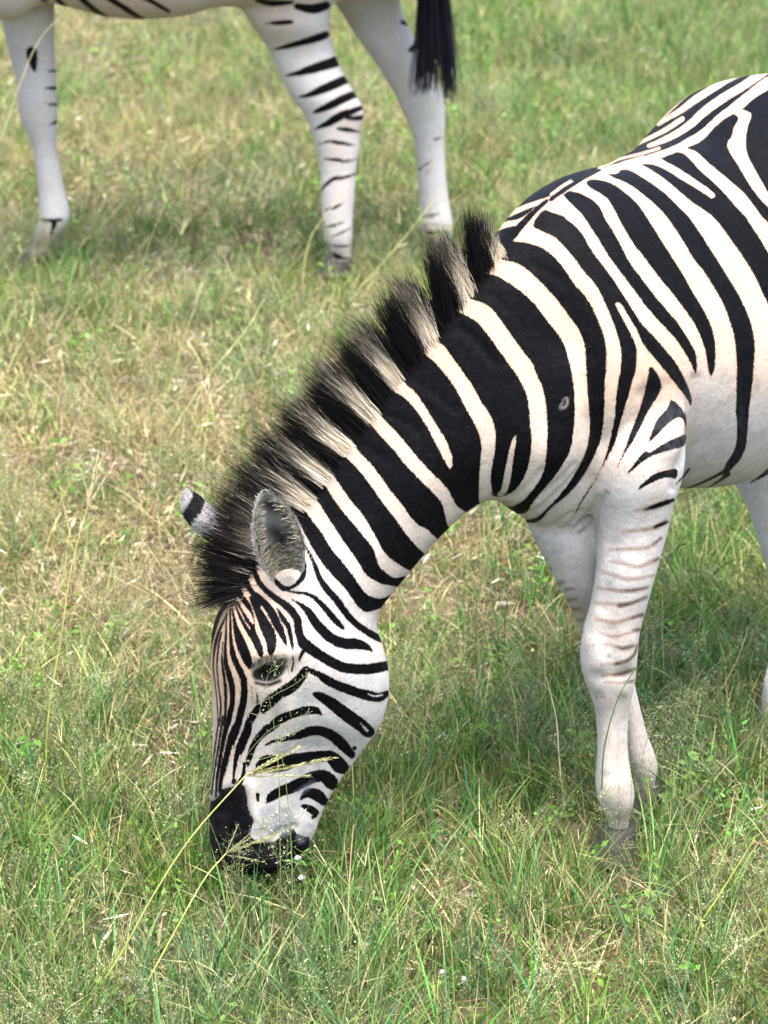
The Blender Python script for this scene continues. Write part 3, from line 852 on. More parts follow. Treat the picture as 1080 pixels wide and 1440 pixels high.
length = np.interp(u, np.linspace(0, 1, len(kk)), plen) * rng.uniform(.78, 1.08, nS) * np.where(rng.random(nS) < .12, .7, 1)
length *= 1 - 0.22 * np.abs(lat / .02)
# tufts part near the withers
cen = np.array([.4525, .539, .62, .719, .842, .956])
j = np.argmin(np.abs(u[:, None] - cen), 1)
pull = (cen[j] - u) * np.interp(u, [0, .42, .6, .72, .85, 1], [0, .1, .55, 1.0, 1.25, 1.25])
d0 = up + L_v * (rng.normal(0, .10, nS) + lat * 5)[:, None] + tg * (rng.normal(0, .07, nS) - 0.02)[:, None] + 0.5 * rng.normal(0, .04, (nS, 3))
d0 -= tg * (0.75 * smooth01((.10 - u) / .10))[:, None]
d0 += -tg * 0.05 + np.array([0, 0, .02])
d0 /= np.linalg.norm(d0, axis=1)[:, None]
totlen = np.linalg.norm(np.diff(kk[:, :3], axis=0), axis=1).sum()
K = 5
tt = np.linspace(0, 1, K)
ncl = 230
cid = np.minimum((u * ncl).astype(int), ncl - 1) * 2 + (lat > 0)
clen = rng.uniform(.80, 1.10, ncl * 2)[cid]
cdir = rng.normal(0, 1, (ncl * 2, 2))[cid]
cu = (np.floor(u * ncl) + .5) / ncl + rng.normal(0, .3 / ncl, ncl * 2)[cid]
length = length * clen
bend = (tg * ((cu - u) * totlen * .75 + cdir[:, 0] * .0045)[:, None]) + L_v * (cdir[:, 1] * .006 - lat * .5)[:, None] + (tg * (pull * totlen * 0.55)[:, None]) + L_v * rng.normal(0, .006, nS)[:, None] + rng.normal(0, .004, (nS, 3))
paths = root[:, None] + d0[:, None] * (length[:, None] * tt)[..., None] + bend[:, None] * (tt ** 1.5)[None, :, None]
wd = 0.0010 * (1 - 0.75 * tt ** 1.5)[None] * rng.uniform(.7, 1.2, (nS, 1))
qp, _ = project(root + tg * 0)
inpx, _ = project(T_ - up * 0.028)
rf = field(inpx, OPS) + rng.normal(0, 1.6, nS)
white = smooth01((rf + 4.0) / 3.0) * smooth01((u - .13) / .06)
strayw = (rng.random(nS) < 0.10) & (u < .2) & (np.abs(lat) > .008) & (rf > -3)
white = np.maximum(white, strayw * 0.8)
dark_from = np.interp(u, [0, .25, .5, .75, .9, 1], [.45, .56, .66, .74, .8, .82]) + rng.normal(0, .11, nS)
wl = white[:, None] * smooth01((dark_from[:, None] - tt[None]) / 0.22 + .5)
blackc = np.array([0.004, 0.0035, 0.0038])[None] * (1 + rng.random((nS, 1)) * 1.2) + np.array([.004, .002, .0012]) * (smooth01((.45 - u) / .4) * rng.random(nS))[:, None]
whitec = np.array([.78, .68, .53])[None] * rng.uniform(.75, 1.15, (nS, 1))
mc = blackc[:, None] * (1 - wl[..., None]) + whitec[:, None] * wl[..., None]
mc[:, -1] = mc[:, -1] * .6 + np.array([.012, .008, .006]) * .4
Vm, Fm, Cm = ribbons(paths, np.repeat(wd, 1, 0) * np.ones((nS, 1)), mc)
mane = add('mane', fast_mesh('mane', Vm, Fm, Cm), HAIR, Z1)
mane['kind'] = 'stuff'
# dense core of the mane so that no gaps show between the hairs
core = []
for q, pl in zip(kk[::4], plen[::4]):
    Tq, Bq, Lq = q[:3], q[3:6], q[6:9]
    uq = (Tq - Bq) / np.linalg.norm(Tq - Bq)
    a = np.linspace(0, 2 * np.pi, 12, endpoint=False)
    core.append(Tq + uq * (pl * .10) + np.outer(np.cos(a) * pl * .22, uq) + np.outer(np.sin(a) * .010, Lq))

# ---- ears
def ear(name, base, tip, side, front, ws, depth, arc, colf, thick=.0022, nu=26, nv=25):
    """cupped ear: axis base->tip, 'front' faces the opening"""
    base, tip = np.array(base), np.array(tip)
    ax = tip - base; ln_ = np.linalg.norm(ax); ax /= ln_
    front = np.array(front, float); front -= ax * (front @ ax); front /= np.linalg.norm(front)
    side = np.cross(ax, front)
    us = np.linspace(0, 1, nu); vs = np.linspace(-1, 1, nv)
    hw = np.interp(us, np.linspace(0, 1, len(ws)), ws)
    hw = np.convolve(np.pad(hw, 2, 'edge'), np.ones(5) / 5, 'valid')
    Vv, Cc = [], []
    for lay in (0, 1):
        for uu, h in zip(us, hw):
            for vv in vs:
                ang = vv * arc
                r = h - lay * thick * (0 if abs(vv) > .99 else 1)
                curl = front * (0.012 * math.sin(uu * 3.1))
                p = base + ax * (uu * ln_) + side * (r * math.sin(ang) / max(math.sin(min(arc, math.pi / 2)), .01)) + front * (depth * h * (1 - math.cos(ang)) - depth * h * .6 + lay * thick * .7) + curl
                Vv.append(p); Cc.append(colf(uu, vv, lay))
    Fa = []
    m = nu * nv
    for lay in (0, 1):
        for i in range(nu - 1):
            for k in range(nv - 1):
                a = lay * m + i * nv + k
                q = (a, a + 1, a + nv + 1, a + nv)
                Fa.append(q if lay else q[::-1])
    for i in range(nu - 1):
        for k in (0, nv - 1):
            a = i * nv + k
            Fa.append((a, a + nv, a + nv + m, a + m))
    for k in range(nv - 1):
        a = (nu - 1) * nv + k
        Fa.append((a, a + 1, a + 1 + m, a + m))
        Fa.append((k, k + m, k + 1 + m, k + 1))
    me = mesh_from(name, Vv, Fa)
    cattr(me, 'col', np.array(Cc))
    o = add(name, me, EARM, Z1)
    return o, base, ax, ln_, side, front, hw, us

hb = bvh.ray_cast(cv, Vector(ray(402, 800)).normalized())[0]
EB = np.array(hb) + np.array([0, -.024, 0])
ebY = EB[1]
def near_col(u_, v_, lay):
    if lay == 0:      # back of the ear
        return (.012, .011, .012) if .35 < u_ < .8 else (.30, .29, .27) if u_ > .9 else (.5, .48, .46)
    r = abs(v_)
    g = np.array([.40, .39, .36])
    cav_shade = (math.exp(-((v_ - .05) / .42) ** 2) * (.97 if .25 < u_ < .88 else .6)) * (.75 + .25 * math.sin(u_ * 17 + v_ * 5))
    g = g * (1 - cav_shade) + np.array([.010, .009, .009]) * cav_shade  # shade of the ear's hollow painted into the colour
    if u_ > .93: return (.30, .29, .27)
    rim = max(0, (r - .86) / .14)
    g = g * (1 - rim) + np.array([.42, .41, .38]) * rim
    if v_ > .9 and u_ > .2: g = g * .35
    return tuple(g)
eo, eb, eax, eln, esd, efr, ehw, eus = ear('ear', at_Y(402, 806, ebY), at_Y(371, 690, ebY - .04), None, (0.12, -0.95, 0.22), np.array([20, 27, 31, 34, 34, 32, 28, 21, 2]) / 790, .85, 1.75, near_col)
eo['label'] = 'upright cupped ear with pale hairy inside'
# hair inside the near ear
nH = 3000
hu = rng.uniform(.0, .88, nH); hs = rng.choice([-1, 1], nH); hv_ = hs * np.where(hu < .35, rng.uniform(.0, .95, nH), rng.uniform(.45, .97, nH))
hw_ = np.interp(hu, eus, ehw)
ang = hv_ * 1.75
pr = eb + eax * (hu * eln)[:, None] + esd * (hw_ * np.sin(ang) * .93)[:, None] + efr * (.85 * hw_ * (1 - np.cos(ang)) - .85 * hw_ * .6 + .004)[:, None] + efr * (0.012 * np.sin(hu * 3.1))[:, None]
dirh = -esd * (hs * rng.uniform(.1, .6, nH))[:, None] + eax * rng.uniform(.4, 1.2, nH)[:, None] + efr * rng.uniform(.0, .35, nH)[:, None]
dirh /= np.linalg.norm(dirh, axis=1)[:, None]
lh = rng.uniform(.010, .034, nH)
tt4 = np.linspace(0, 1, 4)
ph = pr[:, None] + dirh[:, None] * (lh[:, None] * tt4)[..., None] - eax[None, None] * (0.008 * tt4 ** 2)[None, :, None]
hc = np.array([.55, .50, .39])[None] * np.where(rng.random((nH, 1)) < .3, .1, rng.uniform(.5, 1.2, (nH, 1)))
hc[(np.abs(hv_) < .62) & (hu > .3) & (rng.random(nH) < .75)] *= .10  # middle hairs darkened too, as part of the painted hollow shade
hc[hu > .6] *= np.array([.8, .82, .85])
Vh, Fh, Ch = ribbons(ph, 0.0011 * (1 - .7 * tt4)[None] * np.ones((nH, 1)), np.repeat(hc[:, None], 4, 1))
eh = add('ear_hair', fast_mesh('ear_hair', Vh, Fh, Ch), HAIR, eo); eh['kind'] = 'stuff'

nR = 2600
ru = rng.uniform(.0, 1, nR); rs_ = rng.choice([-1, 1], nR); rhw = np.interp(ru, eus, ehw)
ra = rs_ * rng.uniform(.9, 1.0, nR) * 1.75
rp_ = eb + eax * (ru * eln)[:, None] + esd * (rhw * np.sin(ra))[:, None] + efr * (.85 * rhw * (1 - np.cos(ra)) - .85 * rhw * .6 + .002)[:, None] + efr * (0.012 * np.sin(ru * 3.1))[:, None]
rd = esd * (rs_ * rng.uniform(-.6, .6, nR))[:, None] + eax * rng.uniform(.2, 1.0, nR)[:, None] + efr * rng.uniform(-.2, .8, nR)[:, None]
rd /= np.linalg.norm(rd, axis=1)[:, None]
rpath = rp_[:, None] + rd[:, None] * (rng.uniform(.004, .010, (nR, 1)) * tt4)[..., None]
rc = np.where((rs_ > 0)[:, None] & (ru > .3)[:, None], np.array([.30, .29, .27]), np.array([.55, .54, .50])) * rng.uniform(.6, 1.2, (nR, 1))
Vh, Fh, Ch = ribbons(rpath, 0.0010 * (1 - .6 * tt4)[None] * np.ones((nR, 1)), np.repeat(rc[:, None], 4, 1))
rf_ = add('ear_fringe', fast_mesh('ear_fringe', Vh, Fh, Ch), HAIR, eo); rf_['kind'] = 'stuff'

def far_col(u_, v_, lay):
    if lay == 1: return (.12, .11, .10)
    q = u_ + .10 * v_ + rng.normal(0, .012)
    if q > .84: return (.48, .47, .46)
    if q > .55: return (.013, .012, .014)
    return (.46, .45, .46)
feY = ebY + .17
fr_ = ear('ear', at_Y(312, 748, feY), at_Y(260, 693, feY + .01), None, (-0.75, 0.60, 0.1), np.array([15, 19, 21, 22, 21, 20, 18, 13, 5]) / 770, .8, 1.6, far_col, nu=90, nv=61)
fo = fr_[0]
def far_fringe():
    _, b_, a_, l_, s_, f_, h_, us_ = fr_
    n = 1800
    uu = rng.uniform(.05, 1, n); vv = rng.uniform(-1, 1, n); hh = np.interp(uu, us_, h_); an = vv * 1.6
    P = b_ + a_ * (uu * l_)[:, None] + s_ * (hh * np.sin(an))[:, None] + f_ * (.8 * hh * (1 - np.cos(an)) - .8 * hh * .6)[:, None] + f_ * (0.012 * np.sin(uu * 3.1))[:, None]
    D = a_[None] * rng.uniform(.5, 1., (n, 1)) - f_[None] * rng.uniform(.0, .5, (n, 1)) + rng.normal(0, .25, (n, 3)); D /= np.linalg.norm(D, axis=1)[:, None]
    pth = P[:, None] + D[:, None] * (rng.uniform(.004, .009, (n, 1)) * tt4)[..., None]
    cc = np.array([far_col(a, b, 0) for a, b in zip(uu, vv)]) * rng.uniform(.7, 1.2, (n, 1))
    Vh, Fh, Ch = ribbons(pth, .0010 * (1 - .6 * tt4)[None] * np.ones((n, 1)), np.repeat(cc[:, None], 4, 1))
    q = add('ear_fringe', fast_mesh('ear_fringe', Vh, Fh, Ch), HAIR, fo); q['kind'] = 'stuff'
far_fringe()
fo['label'] = 'white tipped ear with a black band behind the mane'

# ---- eye
eh_ = bvh.ray_cast(cv, Vector(ray(381, 937)).normalized())
ec = np.array(eh_[0]); en = np.array(eh_[1])
bm = bmesh.new(); bmesh.ops.create_uvsphere(bm, u_segments=24, v_segments=16, radius=.021)
me = bpy.data.meshes.new('eye'); bm.to_mesh(me); bm.free()
me.polygons.foreach_set('use_smooth', np.ones(len(me.polygons), bool))
eye = add('eye', me, EYEM, None); eye.location = ec - en * .0165; bpy.context.view_layer.update()
eye.parent = Z1; eye.matrix_parent_inverse = Z1.matrix_world.inverted()
so = SH.s_of(381, 937); lf = SH.left(so); c2_ = np.array([*SH.xy(so), 0])
off_ = float((ec - c2_) @ lf)
eye2 = add('eye', me, EYEM, None); eye2.location = ec - 2 * off_ * lf + lf * .012; bpy.context.view_layer.update()
eye2.parent = Z1; eye2.matrix_parent_inverse = Z1.matrix_world.inverted()
# lashes over the eye
nL = 90
sx = rng.uniform(0, 1, nL)
lp = np.array([at_Y(355 + 48 * q + rng.normal(0, .6), 935 - 14 * math.sin(q * 3.1) + rng.normal(0, .8), ec[1] - .012) for q in sx])
ld = np.array([-.1, -.55, -.75]) + rng.normal(0, .22, (nL, 3)); ld /= np.linalg.norm(ld, axis=1)[:, None]
pl_ = lp[:, None] + ld[:, None] * (rng.uniform(.012, .022, (nL, 1)) * tt4)[..., None]
Vl, Fl, Cl = ribbons(pl_, .0011 * (1 - .8 * tt4)[None] * np.ones((nL, 1)), np.full((nL, 4, 3), .008))
la = add('eyelash', fast_mesh('eyelash', Vl, Fl, Cl), HAIR, Z1); la['kind'] = 'stuff'

# ---- hooves
def hoof(name, cx, cy, r, parent, h=.075, yaw=0.0):
    prof = [(0.0, 1.18), (.012, 1.16), (.4, 1.02), (.8, .86), (1.0, .80), (1.0, .4)]
    t = np.linspace(0, 2 * np.pi, 24, endpoint=False)
    R = []
    for z, s in prof:
        q = np.stack([r * s * np.cos(t) * 1.12 - (1 - z) * .02, r * s * np.sin(t), np.full(24, .002 + z * h)], 1)
        R.append(q)
    Vv, Fa = rings_to_mesh(R)
    Vv = np.array(Vv); ca, sa = math.cos(yaw), math.sin(yaw)
    Vv = np.stack([cx + Vv[:, 0] * ca - Vv[:, 1] * sa, cy + Vv[:, 0] * sa + Vv[:, 1] * ca, Vv[:, 2]], 1)
    return add(name, mesh_from(name, Vv, Fa), HOOFM, parent)

def leg_foot(rows):
    xl, xr, py, Y, _ = rows[-1]
    p = (at_Y(xl, py, Y) + at_Y(xr, py, Y)) / 2
    return p
YAWB = math.radians(50)
for rows in (LF, RF, RH, LH):
    p = leg_foot(rows)
    hoof('hoof', p[0], p[1], .040, Z1, max(.06, p[2] + .02), YAWB)

# ---- tail of the grazing zebra (beyond the frame)
def tail(root_, tipd, parent, n=700, lenk=.42, tuft=.30, swing=(0, 0)):
    dock = []
    t = np.linspace(0, 1, 9)
    P = root_[None] + np.outer(t * lenk, tipd) + np.outer(np.sin(t * 3.1) * .03, [swing[0], swing[1], 0])
    for p, q in zip(P, t):
        a = np.linspace(0, 2 * np.pi, 12, endpoint=False)
        r = .030 * (1 - .55 * q)
        dock.append(np.stack([p[0] + r * np.cos(a), p[1] + r * np.sin(a), np.full(12, p[2])], 1))
    Vd, Fd = rings_to_mesh(dock)
    me = mesh_from('tail', Vd, Fd)
    fs = np.array([3.0 + 6 * math.sin(v[2] * 60) for v in Vd])
    fattr(me, 'stripe', fs)
    for nme in ('brown', 'dark', 'cream', 'tan', 'dirt', 'skin', 'grey', 'scar'):
        fattr(me, nme, np.zeros(len(Vd)))
    to = add('tail', me, COAT, parent)
    uu = rng.random(n)
    s0 = root_[None] + np.outer(lenk * (.55 + .45 * uu), tipd)
    s0[:, :2] += rng.normal(0, .012, (n, 2))
    dd = np.array([tipd] * n) + rng.normal(0, .07, (n, 3)); dd /= np.linalg.norm(dd, axis=1)[:, None]
    k5 = np.linspace(0, 1, 6)
    wav = rng.normal(0, .025, (n, 1, 3)) * (k5 ** 2)[None, :, None]
    pp = s0[:, None] + dd[:, None] * ((tuft * rng.uniform(.6, 1.1, (n, 1))) * k5)[..., None] + wav
    cc = np.array([.008, .008, .010])[None] * rng.uniform(.6, 2.2, (n, 1))
    Vt, Ft, Ct = ribbons(pp, .0026 * (1 - .6 * k5)[None] * np.ones((n, 1)), np.repeat(cc[:, None], 6, 1))
    th = add('tail_tuft', fast_mesh('tail_tuft', Vt, Ft, Ct), HAIR, to); th['kind'] = 'stuff'
tail(RUMP - np.array([BB[0], BB[1], 0]) * .01, np.array([.06, .08, -.99]), Z1)
# ------------------------------------------------------------------ second zebra, standing behind; its upper body is above the frame
RY = 9.97                                         # depth at the tail
RL = np.array([.24, -.971, 0.])
def ry(x):
    return 10.0 + .25 * x
def rs(x, zt, zbt, wd, k=0., e=.9, pin=.1):
    return section(np.array([x, ry(x), zt]), np.array([x, ry(x), zbt]), RL, wd, k, e, pin)
bz = [at_Y(p[0], p[1], p[2])[2] for p in ((60, 4, 9.72), (160, 23, 9.79), (250, 17, 9.85), (300, 4, 9.88))]
bxs = [at_Y(p[0], p[1], p[2])[0] for p in ((60, 4, 9.72), (160, 23, 9.79), (250, 17, 9.85), (300, 4, 9.88))]
torso = [rs(.36, 1.10, 1.00, .08), rs(.31, 1.22, .90, .17), rs(.20, 1.30, .84, .24, .1), rs(.05, 1.335, .83, .275, .12), rs(-.12, 1.33, .82, .285, .05), rs(-.28, 1.31, .80, .29, -.05),
         rs(bxs[3], 1.29, bz[3], .295, -.08), rs(bxs[2], 1.28, bz[2], .295, -.1), rs(bxs[1], 1.285, bz[1], .285, -.1), rs(bxs[0], 1.31, bz[0], .265, -.05), rs(-1.08, 1.33, .81, .24, 0, .9, .2), rs(-1.2, 1.32, .83, .21, 0, .9, .3),
         section(np.array([-1.32, ry(-1.32), 1.33]), np.array([-1.38, ry(-1.38), .93]), RL, .15, 0, .95, .4), section(np.array([-1.45, ry(-1.45), 1.42]), np.array([-1.58, ry(-1.58), 1.10]), RL, .10, 0, .95, .4),
         section(np.array([-1.58, ry(-1.58), 1.55]), np.array([-1.74, ry(-1.74), 1.27]), RL, .085, 0, .95, .4), section(np.array([-1.72, ry(-1.72), 1.68]), np.array([-1.86, ry(-1.86), 1.42]), RL, .085, 0, .95, .3),
         section(np.array([-1.83, ry(-1.83), 1.69]), np.array([-1.90, ry(-1.90), 1.44]), RL, .09, 0, .9, .2), section(np.array([-1.94, ry(-1.94), 1.62]), np.array([-1.97, ry(-1.97), 1.38]), RL, .09, .1, .85, 0),
         section(np.array([-2.07, ry(-2.07), 1.52]), np.array([-2.09, ry(-2.09), 1.33]), RL, .065, .1, .85, 0), section(np.array([-2.19, ry(-2.19), 1.42]), np.array([-2.19, ry(-2.19), 1.27]), RL, .052, 0, .85, 0),
         section(np.array([-2.27, ry(-2.27), 1.36]), np.array([-2.25, ry(-2.25), 1.23]), RL, .052, 0, .85, 0), section(np.array([-2.30, ry(-2.30), 1.31]), np.array([-2.28, ry(-2.28), 1.25]), RL, .03, 0, .9, 0)]
rr = [r.reshape(-1, 3) for r in catmull(np.array([s.ravel() for s in torso]), 5)]
rp = [rings_to_mesh(rr)]
hLY, hRY, fRY = at_z(480, 384, 0)[1], at_z(612, 350, 0)[1], at_z(60, 384, 0)[1]
rLH = [(300,500,-130,RY-.12,.8), (305,490,-70,RY-.13,.85), (318,480,-30,RY-.14,.8), (333,470,0,RY-.14,.7), (351,463,31,RY-.14,.7), (373,468,63,hLY,.7), (388,479,94,hLY,.7), (403,496,126,hLY,.7), (419,511,150,hLY,.65), (429,512,165,hLY,.65), (437,508,185,hLY,.7),
       (444,506,210,hLY,.75), (449,502,236,hLY,.8), (450,500,265,hLY,.85), (452,497,300,hLY,.95), (455,496,330,hLY,1.0), (462,495,350,hLY,1.0), (467,494,362,hLY,1.0), (466,496,372,hLY,1.0)]
rRH = [(430,600,-130,RY+.13,.8), (440,590,-60,RY+.13,.85), (455,570,-25,RY+.13,.8), (468,563,0,RY+.13,.75), (487,572,31,hRY,.75), (509,588,63,hRY,.75), (531,605,94,hRY,.7), (550,622,126,hRY,.65), (562,626,150,hRY,.65), (572,627,170,hRY,.65), (579,626,189,hRY,.75), (583,626,207,hRY,.8),
       (586,627,236,hRY,.9), (588,630,269,hRY,.95), (590,635,300,hRY,1.0), (589,638,317,hRY,1.0), (593,636,330,hRY,1.0), (592,638,340,hRY,1.0)]
rRF = [(-40,110,-130,9.90,.8), (-30,100,-60,9.88,.85), (-12,80,-10,9.87,.85), (-4,77,10,9.86,.9), (1,77,26,9.86,.9), (10,77,66,fRY,.9), (20,79,105,fRY,.9), (24,80,132,fRY,.95), (26,81,158,fRY,.95), (36,80,185,fRY,.95), (46,80,211,fRY,1.), (50,86,237,fRY,1.), (53,91,264,fRY,1.),
       (54,97,290,fRY,1.05), (54,99,304,fRY,1.05), (50,92,320,fRY,1.0), (44,74,343,fRY,1.0), (38,66,362,fRY,1.0)]
fLY = fRY - .28
rLF = [(-170,-10,-130,9.55,.8), (-170,-20,-60,9.55,.8), (-165,-50,0,9.55,.9), (-160,-70,60,fLY,.9), (-158,-88,120,fLY,.95), (-158,-92,170,fLY,.95), (-150,-95,200,fLY,1.), (-146,-104,240,fLY,1.), (-146,-104,290,fLY,1.), (-150,-102,340,fLY,1.05), (-148,-106,362,fLY,1.0), (-150,-116,385,fLY,1.0), (-152,-120,395,fLY,1.)]
for r in (rLH, rRH, rRF, rLF):
    rp.append(leg(r, 28))
zr = remesh(rp, 0.0075)
V = relax(get_co(zr), edges_of(zr), 10)
set_co(zr, V)
px, _ = project(V)
ROPS = [SK(st('R',440,155,34,400,170,36,330,190,28,260,208,22,205,222,8)), SK(st('R',485,275,50,430,292,46,370,310,40,310,328,24,260,338,8)), SK(st('R',528,355,40,470,380,44,410,405,36,360,425,22,318,435,8)),
        SK(st('R',575,418,34,520,440,38,460,470,36,410,492,26,384,502,10)), SK(st('R',600,480,20,550,500,30,500,520,38,450,550,32,390,577,10)), SK(st('R',606,525,24,560,530,20,530,530,12)), SK(st('R',495,575,16,540,580,20,590,590,10)),
        SK(st('R',130,0,20,200,15,30,290,10,16)), SK(st('R',440,25,40,380,40,44,310,28,30)), SK(st('R',285,98,20,230,102,22,170,104,6)),
        SK(st('S',200,262,8,260,245,16,320,252,26,410,268,10)), SK(st('S',235,345,12,300,352,20,360,360,18,425,345,10)), SK(st('S',410,435,12,340,458,22,290,462,24,240,500,20,210,540,10)), SK(st('S',240,645,10,290,632,20,340,608,10)),
        SK(st('S',228,745,10,280,738,18,340,718,10)), SK(st('S',280,800,10,340,775,14,390,750,6)), SK(st('S',260,850,8,330,858,14,395,852,8)), SK(st('S',280,900,20,340,930,30,390,940,30,300,945,40)),
        SK(st('R',780,100,20,810,108,20)), SK(st('R',815,225,20,860,190,34)), SK(st('R',900,300,14,945,295,20)), SK(st('S',870,240,8,900,225,16,920,222,8)), SK(st('S',780,412,10,820,385,14,860,355,6)), SK(st('S',795,685,10,850,680,14,900,668,8)), SK(st('S',780,735,8,840,730,8,950,735,8)), SK(st('S',840,780,20,950,775,20)),
        # fore leg: chestnut and hind bars
        PK(c('T',140,260,165,245,195,258,200,300,198,350,190,390,175,380,150,330,138,290)), SK(st('T',300,378,16,270,378,14,248,382,6)), SK(st('T',305,468,24,270,470,18,240,470,8)), SK(st('T',310,560,18,270,556,14,240,550,6)), SK(st('T',305,648,22,270,662,10)),
        SK(st('T',205,1170,16,260,1175,20,330,1172,16)), SK(st('T',290,1180,30,285,1215,26,270,1250,14)),
        # belly bands and the flank above the frame
        SK(st('T',225,0,16,250,10,14)), SK(st('T',300,-10,26,350,40,28,400,80,26,425,98,14)), SK(st('T',430,-10,30,500,50,30,560,90,26,600,108,14)), SK(st('T',580,-10,30,660,40,30,720,80,26,770,106,20)), SK(st('T',760,-20,30,830,20,24,900,60,20))]
for i, x in enumerate(range(-240, 740, 40)):
    ROPS.append(SK(np.array([(x + 10, -20 if x < 260 else -40, 4), (x - 12, -80, 20), (x - 24, -170, 26), (x - 10, -260, 24), (x + 14, -340, 20)], float)))
for i in range(12):
    x0, y0 = -260 - 26 * i, -240 - 20 * i
    ROPS.append(SK(np.array([(x0 + 20, y0 + 130, 8), (x0, y0 + 40, 14), (x0 + 16, y0 - 50, 12)], float)))
fattr(zr, 'stripe', field(px, ROPS))
zz = np.zeros(len(V))
brown = np.zeros(len(V))
brown = np.maximum.reduce([.9 * blob(58, 345, 24), .8 * blob(606, 336, 18), .6 * blob(480, 366, 16)])
fattr(zr, 'brown', brown); fattr(zr, 'dark', zz)
def blob(x, y, r, p=1.0):
    return np.exp(-(np.hypot(px[:, 0] - x, px[:, 1] - y) / r) ** 2 * p)
fattr(zr, 'cream', np.clip(smooth01((20 - px[:, 1]) / 60) * .8 + .12, 0, 1))
fattr(zr, 'tan', np.maximum.reduce([.35 * blob(390, 15, 40), .25 * blob(500, 170, 30), .2 * blob(470, 215, 25), .12 * blob(480, 260, 50), .3 * blob(180, 5, 80)]))
fattr(zr, 'dirt', np.maximum.reduce([1.0 * blob(60, 345, 26), .45 * blob(55, 190, 18), .5 * blob(605, 330, 20), .3 * blob(600, 200, 30), .4 * blob(480, 340, 20), .08 + zz]))
fattr(zr, 'skin', np.maximum(smooth01((-1.98 - V[:, 0]) / .08) * .0, smooth01((-2.16 - V[:, 0]) / .06)))
fattr(zr, 'grey', np.maximum(.15 * blob(45, 170, 40), .05 * blob(40, 60, 60)))  # body's shade on the far foreleg, painted into the coat
fattr(zr, 'scar', zz)
Z2 = empty('zebra', (-.4, ry(-.4), 0), 'pale legged zebra standing with its black tail hanging, behind the grazing one', 'zebra')
add('body', zr, COAT, Z2)
for rows, hgt in ((rLH, .05), (rRH, .05), (rRF, .085), (rLF, .06)):
    p = leg_foot(rows)
    hoof('hoof', p[0] - .005, p[1], .044, Z2, max(.05, p[2] + .02), 0.0)
# tail with black switch
tr = at_Y(604, -150, RY - .0)
Z1_keep = Z1
def rear_tail():
    P = [at_Y(x, y, RY - .05) for x, y in ((592, -190), (612, -150), (614, -100), (612, -50), (608, -10))]
    P = catmull(np.array(P), 4)
    R = []
    for i, p in enumerate(P):
        a = np.linspace(0, 2 * np.pi, 14, endpoint=False); r = .034 - .014 * i / len(P)
        R.append(np.stack([p[0] + r * np.cos(a), p[1] + r * np.sin(a), np.full(14, p[2])], 1))
    Vd, Fd = rings_to_mesh(R)
    me = mesh_from('tail', Vd, Fd)
    fattr(me, 'stripe', [4 * math.sin(v[2] * 70) for v in Vd])
    for n_ in ('brown', 'dark', 'cream', 'tan', 'dirt', 'skin', 'grey', 'scar'):
        fattr(me, n_, np.zeros(len(Vd)))
    to = add('tail', me, COAT, Z2)
    n = 1500
    k = 7; t = np.linspace(0, 1, k)
    paths = np.zeros((n, k, 3))
    strands = [((606, -60), (604, 30), (596, 135), 9, .55), ((612, -60), (622, 40), (632, 145), 7, .45)]
    for i in range(n):
        A, B, C_, sp, pr_ = strands[0] if rng.random() < .55 else strands[1]
        o = rng.normal(0, 1, 2)
        L_ = rng.uniform(.55, 1.0)
        for q in range(k):
            u_ = t[q] * L_
            x = (1 - u_) ** 2 * A[0] + 2 * u_ * (1 - u_) * B[0] + u_ * u_ * C_[0] + o[0] * sp * (.7 + .35 * u_) + 4 * math.sin(3 * u_ + o[1]) * u_
            y = (1 - u_) ** 2 * A[1] + 2 * u_ * (1 - u_) * B[1] + u_ * u_ * C_[1] + rng.normal(0, 1)
            paths[i, q] = at_Y(x, y, RY - .05 + o[1] * .02)
    cc = np.array([.006, .0065, .010])[None] * rng.uniform(.5, 2.4, (n, 1))
    Vt, Ft, Ct = ribbons(paths, .0028 * (1 - .6 * t)[None] * np.ones((n, 1)), np.repeat(cc[:, None], k, 1))
    th = add('tail_tuft', fast_mesh('tail_tuft', Vt, Ft, Ct), HAIR, to); th['kind'] = 'stuff'
rear_tail()
# upright mane of the second zebra
crest = catmull(np.array([(-1.30, ry(-1.30), 1.33), (-1.45, ry(-1.45), 1.42), (-1.58, ry(-1.58), 1.55), (-1.72, ry(-1.72), 1.68), (-1.83, ry(-1.83), 1.69)]), 12)
n = 4000
ci = rng.random(n) * (len(crest) - 1.01); c0 = ci.astype(int); cf = (ci - c0)[:, None]
rt = crest[c0] * (1 - cf) + crest[c0 + 1] * cf + np.stack([np.zeros(n), rng.normal(0, .01, n), np.full(n, -.01)], 1)
dr = np.array([.55, 0, .83]) + rng.normal(0, .1, (n, 3))
pp = rt[:, None] + dr[:, None] * (rng.uniform(.07, .11, (n, 1)) * tt4)[..., None]
wc = (np.sin(ci * 1.1) > 0)[:, None, None] & (tt4 < .6)[None, :, None]
mcol = np.where(wc, np.array([.6, .5, .4]), np.array([.006, .005, .005])) * np.ones((n, 4, 1))
Vt, Ft, Ct = ribbons(pp, .0016 * (1 - .6 * tt4)[None] * np.ones((n, 1)), mcol)
mo = add('mane', fast_mesh('mane', Vt, Ft, Ct), HAIR, Z2); mo['kind'] = 'stuff'
def rear_col(u_, v_, lay):
    return (.02, .02, .02) if .4 < u_ < .8 and lay == 0 else (.5, .48, .45)
